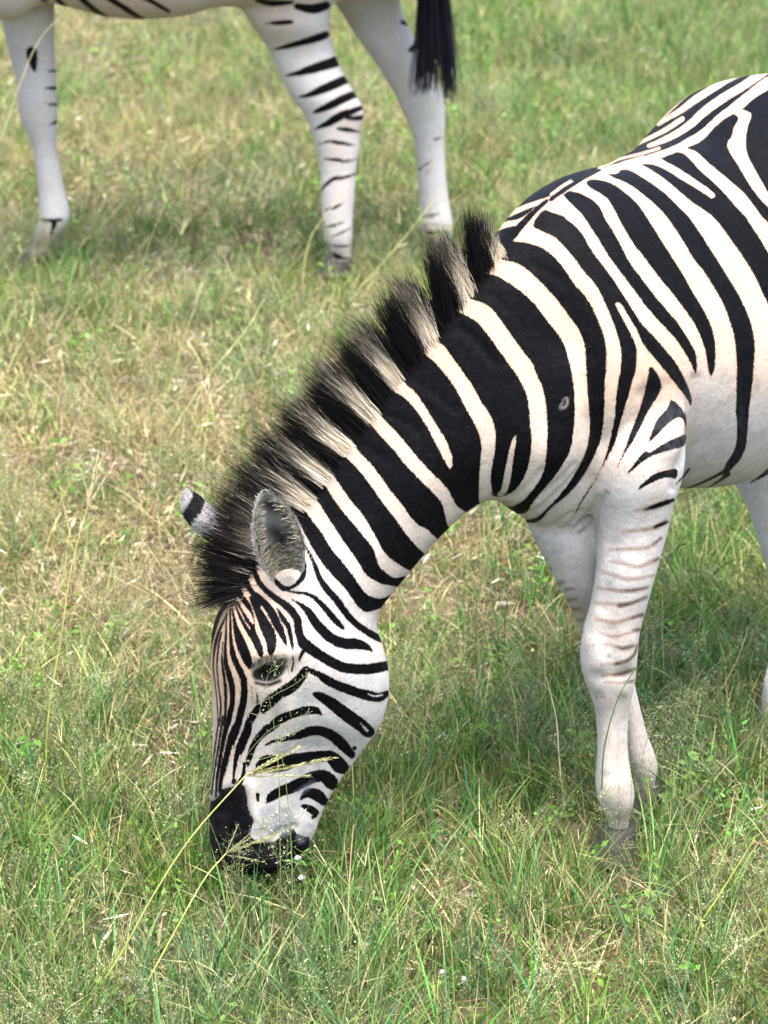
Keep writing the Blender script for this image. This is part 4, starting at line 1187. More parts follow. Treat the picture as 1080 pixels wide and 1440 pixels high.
def rear_ear(dy):
    b = np.array([-1.80, ry(-1.8) + dy, 1.67]); t_ = np.array([-1.76, ry(-1.8) + dy * 2.2, 1.84])
    o = ear('ear', b, t_, None, (-.8, dy * 6, .1), np.array([.024, .036, .042, .042, .036, .024, .006]), .85, 1.7, rear_col)[0]
    o.parent = Z2; o.matrix_parent_inverse = Z2.matrix_world.inverted()
rear_ear(-.06); rear_ear(.06)
for sgn in (-1, 1):
    bm = bmesh.new(); bmesh.ops.create_uvsphere(bm, u_segments=16, v_segments=10, radius=.02)
    me = bpy.data.meshes.new('eye'); bm.to_mesh(me); bm.free()
    ob = add('eye', me, EYEM, None); ob.location = (-1.96, ry(-1.96) + sgn * .078, 1.54); bpy.context.view_layer.update()
    ob.parent = Z2; ob.matrix_parent_inverse = Z2.matrix_world.inverted()
# ------------------------------------------------------------------ ground
def ground_material():
    m, nt, N, L, P = nodes_of('soil')
    tc = nd(nt, 'ShaderNodeNewGeometry').outputs['Position']
    def noise(s, d=5, r=.6):
        n = nd(nt, 'ShaderNodeTexNoise'); n.inputs['Scale'].default_value = s; n.inputs['Detail'].default_value = d; n.inputs['Roughness'].default_value = r
        L.new(tc, n.inputs['Vector']); return n.outputs[0]
    def ramp(f, stops):
        r = nd(nt, 'ShaderNodeValToRGB'); L.new(f, r.inputs[0])
        e = r.color_ramp.elements
        e[0].position, e[0].color = stops[0][0], stops[0][1] + (1,)
        e[1].position, e[1].color = stops[-1][0], stops[-1][1] + (1,)
        for p, c_ in stops[1:-1]:
            q = e.new(p); q.color = c_ + (1,)
        return r.outputs[0]
    a = ramp(noise(1.3, 6), [(.35, (.05, .04, .028)), (.55, (.12, .08, .055)), (.72, (.32, .20, .145))])
    b = ramp(noise(60, 6, .7), [(.3, (.03, .025, .015)), (.5, (.11, .08, .05)), (.7, (.36, .27, .18))])
    mx = nd(nt, 'ShaderNodeMix', data_type='RGBA'); mx.inputs[0].default_value = .5
    L.new(a, mx.inputs[6]); L.new(b, mx.inputs[7]); L.new(mx.outputs[2], P.inputs['Base Color'])
    P.inputs['Roughness'].default_value = .95; P.inputs['Specular IOR Level'].default_value = .1
    bp = nd(nt, 'ShaderNodeBump'); bp.inputs['Distance'].default_value = .02; bp.inputs['Strength'].default_value = .8
    L.new(noise(35, 8, .7), bp.inputs['Height']); L.new(bp.outputs[0], P.inputs['Normal'])
    return m
gx = np.concatenate([[-1500, -300, -60, -20], np.linspace(-8, 8, 81), [20, 60, 300, 1500]])
gy = np.concatenate([[-1500, -100, -10], np.linspace(2, 24, 111), [40, 100, 400, 1800]])
def bumpz(x, y):
    return .012 * np.sin(x * 3.1 + 1.3 * np.sin(y * 1.7)) + .010 * np.sin(y * 4.3 + x * 2.1) - .022
GX, GY = np.meshgrid(gx, gy)
GZ = np.where((np.abs(GX) <= 8) & (GY >= 2) & (GY <= 24), bumpz(GX, GY), -.022)
nx, ny = len(gx), len(gy)
gi = np.arange((ny - 1) * nx).reshape(ny - 1, nx)[:, :-1].ravel()
gme = fast_mesh('ground', np.stack([GX.ravel(), GY.ravel(), GZ.ravel()], 1), np.stack([gi, gi + 1, gi + 1 + nx, gi + nx], 1))
ground = add('ground', gme, ground_material()); ground['kind'] = 'structure'
ground['label'] = 'reddish brown soil with dry thatch under the meadow grass'; ground['category'] = 'ground'

# ------------------------------------------------------------------ grass
def grass_material():
    m, nt, N, L, P = nodes_of('grass_blades')
    a = nd(nt, 'ShaderNodeAttribute'); a.attribute_name = 'col'
    oi = nd(nt, 'ShaderNodeObjectInfo')
    geo = nd(nt, 'ShaderNodeNewGeometry')
    n = nd(nt, 'ShaderNodeTexNoise'); n.inputs['Scale'].default_value = 1.6; n.inputs['Detail'].default_value = 3
    L.new(geo.outputs['Position'], n.inputs['Vector'])
    hs = nd(nt, 'ShaderNodeHueSaturation')
    def mr(x, lo, hi):
        r = nd(nt, 'ShaderNodeMapRange'); L.new(x, r.inputs[0]); r.inputs[3].default_value = lo; r.inputs[4].default_value = hi; return r.outputs[0]
    L.new(mr(oi.outputs['Random'], .492, .535), hs.inputs['Hue'])
    L.new(mr(n.outputs[0], .82, 1.2), hs.inputs['Saturation'])
    vr = nd(nt, 'ShaderNodeMath', operation='MULTIPLY'); L.new(mr(oi.outputs['Random'], .62, 1.4), vr.inputs[0]); L.new(mr(n.outputs[0], .8, 1.25), vr.inputs[1])
    L.new(vr.outputs[0], hs.inputs['Value'])
    L.new(a.outputs['Color'], hs.inputs['Color'])
    L.new(hs.outputs[0], P.inputs['Base Color'])
    P.inputs['Roughness'].default_value = .5; P.inputs['Specular IOR Level'].default_value = .35
    t = nd(nt, 'ShaderNodeBsdfTranslucent'); L.new(hs.outputs[0], t.inputs['Color'])
    mx = nd(nt, 'ShaderNodeMixShader'); mx.inputs[0].default_value = .28
    L.new(P.outputs[0], mx.inputs[1]); L.new(t.outputs[0], mx.inputs[2])
    L.new(mx.outputs[0], nt.nodes['Material Output'].inputs['Surface'])
    return m
GRASS = grass_material()

def blades(n, hgt, wid, spread, lean, droop, cols, K=5, stiff=1.7, root_r=.03):
    """n curved tapering blades; returns V, quads, col"""
    r = root_r * np.sqrt(rng.random(n)); th = rng.random(n) * 6.283
    root = np.stack([r * np.cos(th), r * np.sin(th), np.full(n, -.02)], 1)
    h = rng.uniform(hgt[0], hgt[1], n); w_ = rng.uniform(wid[0], wid[1], n)
    az = th + rng.normal(0, .9, n)
    out = np.stack([np.cos(az), np.sin(az), np.zeros(n)], 1)
    ln_ = np.abs(rng.normal(lean, spread, n)); dp = rng.uniform(droop[0], droop[1], n)
    t = np.linspace(0, 1, K)
    rad = (ln_[:, None] * t + dp[:, None] * t ** stiff) * h[:, None]
    zz_ = (t - .38 * dp[:, None] * t ** 2.4) * h[:, None]
    P = root[:, None] + out[:, None] * rad[..., None] + np.array([0, 0, 1.]) * zz_[..., None]
    P += rng.normal(0, .003, (n, 1, 3)) * t[None, :, None]
    prof = np.array([.75, 1.0, .95, .7, .06]) if K == 5 else np.interp(t, [0, .25, .6, .85, 1], [.75, 1, .9, .55, .05])
    tw = rng.normal(0, .5, n)[:, None] + rng.normal(0, .8, n)[:, None] * t[None]
    tang = np.gradient(P, axis=1); tang /= np.linalg.norm(tang, axis=2, keepdims=True)
    s1_ = np.cross(tang, out[:, None] * np.ones((1, K, 1))); s1_ /= np.linalg.norm(s1_, axis=2, keepdims=True) + 1e-9
    s2_ = np.cross(tang, s1_)
    sd = s1_ * np.cos(tw)[..., None] + s2_ * np.sin(tw)[..., None]
    wv = (w_[:, None] * prof[None])[..., None]
    Vv = np.stack([P - sd * wv / 2, P + sd * wv / 2], 2).reshape(-1, 3)
    ci = rng.integers(0, len(cols), n)
    cb = np.array(cols)[ci] * rng.uniform(.5, 1.45, (n, 1))
    tipd = (rng.random(n) < .35)[:, None, None] * np.clip((t - .6) / .4, 0, 1)[None, :, None]
    Cc = cb[:, None] * (1 - tipd) + np.array([.40, .31, .14]) * tipd
    base = ((np.arange(n) * 2 * K)[:, None] + (np.arange(K - 1) * 2)[None]).ravel()
    Fq = np.stack([base, base + 1, base + 3, base + 2], 1)
    return Vv, Fq, np.repeat(Cc, 2, 1).reshape(-1, 3)

def leaves(cent, dirs, ln, wd, cols):
    """flat lens-shaped quads (two per leaf, folded)"""
    n = len(cent)
    nrm = rng.normal(size=(n, 3)); sd = np.cross(dirs, nrm); sd /= np.linalg.norm(sd, axis=1)[:, None] + 1e-9
    a = cent; b = cent + dirs * ln[:, None]
    mid = cent + dirs * (ln * .5)[:, None]
    Vv = np.stack([a, mid + sd * wd[:, None] / 2, b, mid - sd * wd[:, None] / 2], 1).reshape(-1, 3)
    i = np.arange(n) * 4
    return Vv, np.stack([i, i + 1, i + 2, i + 3], 1), np.repeat(cols, 4, 0)

def joinm(parts_):
    o = 0; V_, F_, C_ = [], [], []
    for v, f_, c_ in parts_:
        V_.append(v); F_.append(f_ + o); C_.append(c_); o += len(v)
    return np.vstack(V_), np.vstack(F_), np.vstack(C_)

def strip(path, w0, w1, col):
    """thin 3-sided stalk as one ribbon mesh"""
    path = np.asarray(path, float); k = len(path)
    t = np.gradient(path, axis=0); t /= np.linalg.norm(t, axis=1)[:, None] + 1e-9
    ref = np.array([.31, .87, .2]); s = np.cross(t, ref); s /= np.linalg.norm(s, axis=1)[:, None]; q = np.cross(t, s)
    wv = np.linspace(w0, w1, k)[:, None] / 2
    ring = [path + (s * math.cos(a) + q * math.sin(a)) * wv for a in (0, 2.094, 4.189)]
    Vv = np.stack(ring, 1).reshape(-1, 3)
    Fq = []
    for i in range(k - 1):
        for j in range(3):
            Fq.append((i * 3 + j, i * 3 + (j + 1) % 3, (i + 1) * 3 + (j + 1) % 3, (i + 1) * 3 + j))
    return Vv, np.array(Fq), np.tile(np.array(col, float), (len(Vv), 1))

G_A = [(.072, .160, .026), (.100, .195, .030), (.055, .135, .030), (.130, .215, .032), (.058, .150, .055), (.15, .20, .05)]
G_B = [(.14, .19, .04), (.17, .21, .04), (.23, .23, .06), (.095, .15, .035)]
G_D = [(.44, .37, .18), (.54, .47, .26), (.36, .28, .14), (.28, .18, .10), (.46, .36, .2), (.25, .25, .09)]
LIT = [(.56, .46, .30), (.44, .34, .20), (.60, .53, .42), (.28, .17, .11), (.38, .26, .16), (.18, .11, .07)]

def panicle(h=.28, nb=16, col=(.30, .32, .14), dry=(.44, .39, .23)):
    az = rng.random() * 6.28; le = rng.uniform(.02, .22) * h
    t = np.linspace(0, 1, 6)
    path = np.stack([math.cos(az) * le * t ** 2, math.sin(az) * le * t ** 2, h * t - .02], 1)
    out = [strip(path, .0014, .0007, (.14, .19, .07))]
    cen, dr, ln_, wd = [], [], [], []
    for b in range(nb):
        u_ = rng.uniform(.52, 1.0)
        p0 = np.array([np.interp(u_, t, path[:, i]) for i in range(3)])
        a2 = rng.random() * 6.28; bl = h * rng.uniform(.10, .24) * (1.35 - u_)*1.6
        d = np.array([math.cos(a2) * .75, math.sin(a2) * .75, rng.uniform(.25, .9)]); d /= np.linalg.norm(d)
        pe = p0 + d * bl
        out.append(strip(np.array([p0, pe]), .0006, .0004, (.24, .25, .12)))
        for k in range(rng.integers(5, 9)):
            q = p0 + d * bl * rng.uniform(.3, 1.05) + rng.normal(0, .006, 3)
            e = d + rng.normal(0, .5, 3); e /= np.linalg.norm(e)
            cen.append(q); dr.append(e); ln_.append(rng.uniform(.003, .0056)); wd.append(rng.uniform(.0012, .0022))
    n = len(cen)
    cc = np.array(col)[None] * rng.uniform(.7, 1.3, (n, 1)); k = rng.random(n) < .5
    cc[k] = np.array(dry) * rng.uniform(.7, 1.2, (k.sum(), 1))
    out.append(leaves(np.array(cen), np.array(dr), np.array(ln_), np.array(wd), cc))
    return joinm(out)

def litter(n, R_=.06):
    c0 = np.stack([rng.normal(0, R_ * .6, n), rng.normal(0, R_ * .6, n), np.abs(rng.normal(.004, .018, n)) - .012], 1)
    d = np.stack([rng.normal(0, 1, n), rng.normal(0, 1, n), rng.normal(0, .35, n)], 1); d /= np.linalg.norm(d, axis=1)[:, None]
    cc = np.array(LIT)[rng.integers(0, len(LIT), n)] * rng.uniform(.7, 1.2, (n, 1))
    return leaves(c0, d, rng.uniform(.015, .06, n), rng.uniform(.002, .0085, n), cc)

def forb(n=14):
    out = []
    for s_ in range(3):
        az = rng.random() * 6.28; h = rng.uniform(.05, .13)
        path = np.array([[0, 0, -.01], [math.cos(az) * h * .2, math.sin(az) * h * .2, h * .55], [math.cos(az) * h * .5, math.sin(az) * h * .5, h]])
        out.append(strip(path, .0018, .001, (.12, .16, .05)))
        m_ = n // 2
        u_ = rng.uniform(.2, 1, m_)
        cen = np.stack([np.interp(u_, [0, .55, 1], path[:, i]) for i in range(3)], 1)
        d = np.stack([rng.normal(0, 1, m_), rng.normal(0, 1, m_), rng.uniform(.0, .8, m_)], 1); d /= np.linalg.norm(d, axis=1)[:, None]
        out.append(leaves(cen, d, rng.uniform(.012, .026, m_), rng.uniform(.006, .012, m_), np.array([[.16, .26, .04]]) * rng.uniform(.7, 1.3, (m_, 1))))
    return joinm(out)

def stalk_plant(h):
    """seeding grass with finger-like spikes"""
    az = rng.random() * 6.28; le = rng.uniform(.08, .4) * h
    t = np.linspace(0, 1, 8)
    path = np.stack([math.cos(az) * le * t ** 1.8, math.sin(az) * le * t ** 1.8, h * t * (1 - .1 * t) - .02], 1)
    col = [(.20, .24, .07), (.42, .36, .16), (.28, .27, .1), (.35, .26, .15)][rng.integers(0, 4)]
    out = [strip(path, .0022, .0012, col)]
    for k in range(rng.integers(2, 6)):
        a2 = rng.random() * 6.28; L_ = rng.uniform(.03, .06)
        d = np.array([math.cos(a2) * .5, math.sin(a2) * .5, .8]); d /= np.linalg.norm(d)
        e = path[-1] + d * L_
        out.append(strip(np.array([path[-1], path[-1] + d * L_ * .5, e + np.array([0, 0, -.006])]), .0026, .0012, (.36, .31, .16)))
    return joinm(out)

src = bpy.data.collections.new('grass_sources')
SRC = {}
def variant(kind, VFC):
    me = fast_mesh(kind, VFC[0], VFC[1], VFC[2]); me.materials.append(GRASS)
    o = bpy.data.objects.new('%s_%02d' % (kind, len(SRC.get(kind, []))), me)
    SRC.setdefault(kind, []).append(o)
for i in range(6):
    variant('lush', blades(20, (.07, .22), (.0018, .0046), .18, .12, (.05, .7), G_A, K=6, root_r=.035))
for i in range(6):
    variant('fine', blades(26, (.08, .22), (.0012, .0026), .2, .15, (.0, .6), G_B + G_A[:2] + G_D[:1], root_r=.05))
for i in range(4):
    variant('short', blades(20, (.035, .10), (.003, .0065), .35, .35, (.2, 1.0), G_A + G_B, root_r=.05))
for i in range(6):
    variant('straw', joinm([blades(18, (.04, .15), (.0014, .0032), .35, .3, (.1, .9), G_D, root_r=.06), litter(22)]))
for i in range(5):
    variant('rust', joinm([blades(22, (.05, .17), (.0012, .003), .3, .25, (.1, .8), [(.27, .16, .085), (.33, .23, .13), (.22, .13, .07), (.38, .29, .16), (.15, .17, .04)], root_r=.06), litter(16)]))
for i in range(5):
    variant('litter', litter(42, .09))
for i in range(7):
    variant('panicle', joinm([panicle(rng.uniform(.20, .34), rng.integers(12, 20)) for _ in range(2)]))
for i in range(4):
    variant('forb', forb())
for i in range(7):
    variant('stalk', stalk_plant(rng.uniform(.20, .42)))

def hash_noise(x, y, s, seed):
    g = np.random.default_rng(seed).random((128, 128))
    u_, v_ = x / s + 40, y / s + 40
    i, j = np.floor(u_).astype(int), np.floor(v_).astype(int)
    fu, fv = smooth01(u_ - i), smooth01(v_ - j)
    q = lambda a, b: g[a % 128, b % 128]
    return (q(i, j) * (1 - fu) + q(i + 1, j) * fu) * (1 - fv) + (q(i, j + 1) * (1 - fu) + q(i + 1, j + 1) * fu) * fv

# how green / how dry the meadow is, read at ground spots: (px, py, green, dry, seed haze, short)
ZONES = np.array([(80,60,.5,.55,.3),(250,60,.75,.4,.3),(450,60,.7,.4,.3),(700,60,1.25,.15,.25),(950,60,1.25,.15,.25),(1060,250,1.1,.2,.3),(850,220,.85,.4,.3),(700,250,.8,.45,.3),(100,220,.6,.7,.3),(250,200,.55,.75,.3),(330,300,.65,.65,.4),(550,200,.7,.6,.3),(550,330,.75,.5,.4),
                  (60,420,.8,.6,.4),(180,420,.75,.6,.4),(330,450,.8,.5,.5),(60,560,.55,.9,.5),(200,560,.5,1.,.5),(300,600,.4,1.,.6),(60,700,.38,1.05,.7),(180,700,.38,1.1,.7),(240,800,.3,1.1,.6),(60,800,.45,.95,.8),(150,860,.32,1.0,.6),(60,950,.7,.6,1.),(200,950,.6,.7,1.),(100,1080,1.05,.35,1.),(240,1080,.95,.4,1.),
                  (80,1200,1.2,.2,.9),(250,1250,1.2,.2,.9),(100,1380,1.25,.22,1.1),(300,1390,1.25,.22,1.1),(500,1350,1.3,.2,1.0),(700,1350,1.3,.25,1.),(900,1380,1.2,.25,1.1),(1050,1300,1.3,.2,1.1),(600,800,.6,.8,.4),(700,780,.9,.5,.4),(640,900,.95,.45,.5),(760,900,1.05,.4,.5),(600,1050,1.1,.3,.9),(750,1050,1.3,.2,.6),
                  (600,1200,1.15,.3,.8),(800,1200,1.1,.35,.8),(1000,750,1.2,.2,.4),(1000,900,1.25,.25,.6),(1000,1050,1.3,.2,.7),(1000,1180,1.1,.3,1.)], float)
def zone(x, y):
    q, _ = project(np.stack([x, y, np.zeros_like(x)], 1))
    w_ = 1 / ((q[:, None, 0] - ZONES[None, :, 0]) ** 2 + (q[:, None, 1] - ZONES[None, :, 1]) ** 2 + 900) ** 1.3
    return (w_ @ ZONES[:, 2:]) / w_.sum(1)[:, None]

def spots(dens, chan, seed, y0=4.35, y1=17.5, marg=.75, power=1.0, patch=.55, outer=.3):
    g = np.random.default_rng(seed)
    n = int(dens * (y1 + 6 - 2) * 12.0)
    x = g.uniform(-6.0, 6.0, n); y = g.uniform(2.0, y1 + 6, n)
    z = zone(x, y)
    half = .1195 * y + marg
    core = (np.abs(x) < half) & (y > y0) & (y < y1)
    wv = {'green': z[:, 0], 'dry': z[:, 1], 'seed': z[:, 2], 'any': np.full(n, .7), 'inv': np.clip(1.2 - z[:, 0], .1, 1)}[chan] ** power
    nz = hash_noise(x, y, .34, seed + 1) * .6 + hash_noise(x, y, .11, seed + 2) * .4
    p = wv * (1 - patch + patch * 2.0 * smooth01((nz - .28) / .42)) * np.where(core, 1.0, outer)
    if chan == 'green':
        p = p * np.where(y < 6.6, 1.35, 1.0)
    k = g.random(n) < p
    return x[k], y[k]

def scatter(name, kinds, x, y, smin, smax, label, cat='grass', tilt=.12, byzone=False):
    n = len(x)
    objs = [o for k in kinds for o in SRC[k]]
    coll = bpy.data.collections.new(name + '_sources')
    for i, o in enumerate(objs):
        coll.objects.link(o)
    order = sorted(range(len(objs)), key=lambda i: objs[i].name)
    me = bpy.data.meshes.new(name)
    me.vertices.add(n)
    me.vertices.foreach_set('co', np.stack([x, y, bumpz(x, y)], 1).astype(np.float32).ravel())
    a = me.attributes.new('rot', 'FLOAT_VECTOR', 'POINT')
    a.data.foreach_set('vector', np.stack([rng.normal(0, tilt, n), rng.normal(0, tilt, n), rng.uniform(0, 6.283, n)], 1).astype(np.float32).ravel())
    s = rng.uniform(smin, smax, n)
    if byzone:
        s = s * np.clip(.52 + .48 * zone(x, y)[:, 0], .6, 1.12)
    a = me.attributes.new('scl', 'FLOAT', 'POINT'); a.data.foreach_set('value', s.astype(np.float32))
    a = me.attributes.new('pick', 'INT', 'POINT'); a.data.foreach_set('value', rng.integers(0, len(objs), n).astype(np.int32))
    o = bpy.data.objects.new(name, me); COL.objects.link(o)
    ng = bpy.data.node_groups.new(name, 'GeometryNodeTree')
    ng.interface.new_socket('Geometry', in_out='INPUT', socket_type='NodeSocketGeometry')
    ng.interface.new_socket('Geometry', in_out='OUTPUT', socket_type='NodeSocketGeometry')
    gi_ = ng.nodes.new('NodeGroupInput'); go_ = ng.nodes.new('NodeGroupOutput')
    ip = ng.nodes.new('GeometryNodeInstanceOnPoints')
    cinf = ng.nodes.new('GeometryNodeCollectionInfo'); cinf.inputs['Collection'].default_value = coll
    cinf.inputs['Separate Children'].default_value = True; cinf.inputs['Reset Children'].default_value = True
    def na(nm, t):
        q = ng.nodes.new('GeometryNodeInputNamedAttribute'); q.data_type = t; q.inputs['Name'].default_value = nm; return q.outputs['Attribute']
    ng.links.new(gi_.outputs[0], ip.inputs['Points']); ng.links.new(cinf.outputs[0], ip.inputs['Instance'])
    ip.inputs['Pick Instance'].default_value = True
    ng.links.new(na('pick', 'INT'), ip.inputs['Instance Index']); ng.links.new(na('rot', 'FLOAT_VECTOR'), ip.inputs['Rotation']); ng.links.new(na('scl', 'FLOAT'), ip.inputs['Scale'])
    ng.links.new(ip.outputs[0], go_.inputs[0])
    md = o.modifiers.new('scatter', 'NODES'); md.node_group = ng
    o['kind'] = 'stuff'; o['label'] = label; o['category'] = cat
    return n

cnt = {}
cnt['lush'] = scatter('green_grass', ['lush', 'fine', 'short'], *spots(460, 'green', 11, power=1.2, patch=.42), .52, 1.0, 'green meadow grass blades covering the ground', 'grass', byzone=True)
cnt['straw'] = scatter('dry_grass', ['straw'], *spots(280, 'dry', 21, power=1.0, patch=.45), .6, 1.15, 'straw coloured dry grass among the green blades', 'grass')
rx_, ry_ = spots(310, 'any', 71, patch=.4, outer=.05)
qq, _ = project(np.stack([rx_, ry_, np.zeros_like(rx_)], 1))
rw = sum(k * np.exp(-((qq[:, 0] - a) / sx_) ** 2 - ((qq[:, 1] - b) / sy_) ** 2) for a, b, sx_, sy_, k in
         ((230, 210, 130, 80, .8), (90, 230, 90, 60, .6), (330, 130, 90, 60, .45), (900, 250, 110, 40, .7), (690, 270, 70, 40, .6), (560, 230, 60, 60, .5), (250, 590, 100, 70, .7), (200, 840, 120, 70, .8), (110, 720, 90, 90, .5), (600, 790, 60, 50, .6), (640, 960, 60, 60, .3), (840, 1340, 60, 40, .5), (60, 640, 80, 80, .4))) + .04
kp = np.random.default_rng(5).random(len(rx_)) < rw
cnt['rust'] = scatter('brown_grass', ['rust'], rx_[kp], ry_[kp], .6, 1.1, 'reddish brown withered grass in loose patches', 'grass')
cnt['litter'] = scatter('plant_litter', ['litter'], *spots(215, 'dry', 31, patch=.3), .7, 1.2, 'pale dead leaves and straw lying on the soil', 'litter', .05)
cnt['seed'] = scatter('seeding_grass', ['panicle'], *spots(105, 'seed', 41, patch=.75), .65, 1.1, 'fine grass with airy pale seed heads', 'grass')
cnt['forb'] = scatter('broadleaf_weeds', ['forb'], *spots(45, 'green', 51), .7, 1.25, 'low yellow green leafy weeds in the grass', 'weeds')
cnt['stalk'] = scatter('grass_stems', ['stalk'], *spots(30, 'any', 61, patch=.4), .7, 1.1, 'thin upright seeding stems rising above the meadow', 'grass')
print('SCATTER', cnt)
# ------------------------------------------------------------------ single stalks, seed sprays and petals that stand out
STALK = attr_material('grass_stalk', .5, .3, trans=.2)
def tube(path, w0, w1, col, col2=None):
    path = catmull(np.asarray(path, float), 5); k = len(path)
    t = np.gradient(path, axis=0); t /= np.linalg.norm(t, axis=1)[:, None] + 1e-9
    ref = np.array([.31, .87, .2]); s = np.cross(t, ref); s /= np.linalg.norm(s, axis=1)[:, None]; q = np.cross(t, s)
    wv = np.linspace(w0, w1, k)[:, None] / 2
    ring = [path + (s * math.cos(a) + q * math.sin(a)) * wv for a in np.arange(6) * math.pi / 3]
    Vv = np.stack(ring, 1).reshape(-1, 3)
    Fq = np.array([(i * 6 + j, i * 6 + (j + 1) % 6, (i + 1) * 6 + (j + 1) % 6, (i + 1) * 6 + j) for i in range(k - 1) for j in range(6)])
    col = np.array(col, float); col2 = col if col2 is None else np.array(col2, float)
    m = np.repeat(np.linspace(0, 1, k), 6)[:, None]
    nz = 1 + .12 * np.sin(np.repeat(np.arange(k), 6)[:, None] * 1.7)
    return Vv, Fq, (col * (1 - m) + col2 * m) * nz

def spike(p0, p1, w_, col, n=34):
    """one finger of a seed head: rachis with two rows of overlapping spikelets"""
    p0, p1 = np.array(p0), np.array(p1)
    ax = (p1 - p0); L_ = np.linalg.norm(ax); ax /= L_
    out = [tube(np.array([p0, (p0 + p1) / 2 + rng.normal(0, .001, 3), p1]), .0012, .0007, col)]
    u_ = np.linspace(.03, .97, n)
    cen = p0 + np.outer(u_ * L_, ax)
    sd = np.cross(ax, rng.normal(size=3)); sd /= np.linalg.norm(sd)
    d = ax[None] + sd[None] * np.where(np.arange(n) % 2, .35, -.35)[:, None] + rng.normal(0, .08, (n, 3)); d /= np.linalg.norm(d, axis=1)[:, None]
    out.append(leaves(cen, d, np.full(n, L_ / n * 3.2), np.full(n, w_), np.array([col]) * rng.uniform(.75, 1.25, (n, 1))))
    return joinm(out)

def stalk(label, pxs, lean, w0, w1, col, col2=None, heads=(), hcol=(.45, .38, .19), hw=.0024, y_root=None):
    """pxs: photo points from the root up; the root stands on the ground, the tip leans by 'lean' metres in depth"""
    r0 = at_z(*pxs[0], 0.0)
    Y0 = r0[1] if y_root is None else y_root
    seg = np.concatenate([[0], np.cumsum(np.hypot(*np.diff(np.array(pxs, float), axis=0).T))]); seg /= seg[-1]
    P = [at_Y(x, y, Y0 + lean * u_) for (x, y), u_ in zip(pxs, seg)]
    Vv, Fq, Cc = tube(P, w0, w1, col, col2)
    o = add('grass_stalk', fast_mesh('grass_stalk', Vv, Fq, Cc), STALK)
    o['label'] = label; o['category'] = 'grass stalk'; o['group'] = 'tall single grass stalks'
    for h in heads:
        a = at_Y(*h[0], Y0 + lean); b = at_Y(*h[1], Y0 + lean + rng.uniform(-.02, .02))
        m = fast_mesh('seed_spike', *spike(a, b, hw, hcol))
        add('seed_spike', m, STALK, o)
    return o
YG, YG2 = (.24, .30, .06), (.42, .40, .13)
stalk('long yellow green stalk leaning up to the zebra muzzle, its seed fingers across the cheek', [(100,1445),(165,1350),(215,1260),(270,1176),(345,1091)], .16, .0045, .0024, YG, YG2,
      [((345,1091),(470,1065)), ((345,1091),(425,1048)), ((347,1090),(410,1058)), ((346,1092),(436,1091)), ((345,1090),(400,1075)), ((345,1091),(452,1070)), ((346,1090),(392,1062))], (.36, .34, .15), .0022)
stalk('yellow green stalk with a broad seed head spread under the zebra mouth', [(172,1445),(235,1330),(285,1240),(318,1200)], .20, .0042, .0024, YG, YG2,
      [((318,1200),(352,1172)), ((318,1200),(372,1166)), ((318,1200),(412,1162)), ((320,1198),(392,1174)), ((318,1200),(335,1160)), ((318,1202),(370,1212))], (.34, .32, .15), .0021)
stalk('thin bent green stalk in the near meadow below the muzzle stalks', [(305,1445),(340,1385),(378,1325)], .08, .0030, .0014, YG)
stalk('tall yellow stalk with three upright seed fingers in the straw patch', [(64,1115),(68,1007),(86,896),(100,800),(123,713)], .12, .0040, .0022, (.30, .36, .06), (.50, .45, .16),
      [((123,713),(137,640)), ((123,713),(146,634)), ((123,713),(163,647))], (.52, .45, .25))
stalk('pale upright stalk with spread seed fingers just above the white tipped ear', [(280,740),(284,690),(289,620),(294,560)], .06, .0036, .0022, (.32, .38, .1), (.50, .46, .2),
      [((294,560),(283,530)), ((294,560),(297,517)), ((294,560),(317,513)), ((294,560),(327,530))], (.55, .48, .28))
stalk('slender stalk with a pale narrow seed spike above the straw patch', [(232,565),(253,493),(268,450)], .06, .0034, .002, (.38, .42, .12), None, [((268,450),(284,400)), ((268,450),(280,404))], (.6, .55, .34))
stalk('long straw stalk slanting up beside the mane', [(222,640),(285,540),(345,465),(372,420)], .14, .0034, .002, (.42, .42, .15), (.55, .5, .25))
stalk('bowed straw stalk with drooping tip standing before the hind hoof', [(424,405),(432,350),(448,315),(485,272)], .05, .0040, .002, (.55, .47, .24))
stalk('yellow green stalk slanting towards the rear hoof above the mane', [(505,405),(560,345),(625,262)], .10, .0040, .002, (.45, .46, .16))
stalk('pale slanting stalk crossing the standing fore leg', [(120,345),(150,310),(180,278)], .06, .0042, .002, (.5, .46, .22))
stalk('long thin stalk crossing the chestnut of the standing fore leg', [(0,200),(35,100),(60,50),(100,10)], .06, .0036, .0018, (.48, .47, .25), y_root=9.5)
stalk('forked straw stalk in the dry patch between the rear legs', [(245,345),(262,300),(290,250)], .05, .0042, .002, (.5, .45, .2), None, [((290,250),(318,238)), ((290,250),(300,215))], (.58, .5, .3))
stalk('bright yellow green stalk arching in the near grass below the hooves', [(968,1352),(985,1300),(1012,1258),(1062,1178)], .10, .0036, .0018, (.36, .42, .06))
stalk('dark green stalk slanting across the grass right of the hooves', [(905,1195),(968,1130),(1002,1092),(1047,1042),(1084,1000)], .14, .0044, .0030, (.20, .17, .10), (.045, .075, .03))
stalk('light green upright stalk between the dark stalk and the hooves', [(966,1135),(972,1067),(985,975)], .05, .0030, .0016, (.26, .34, .1))
stalk('straw coloured stalk slanting beside the hind hoof', [(995,1000),(1020,960),(1040,920),(1052,880)], .08, .0034, .0018, (.50, .42, .2))
stalk('pale dry stalk standing left of the front hooves', [(795,1145),(787,1075),(782,1010),(768,952)], .06, .0040, .0022, (.60, .54, .33))
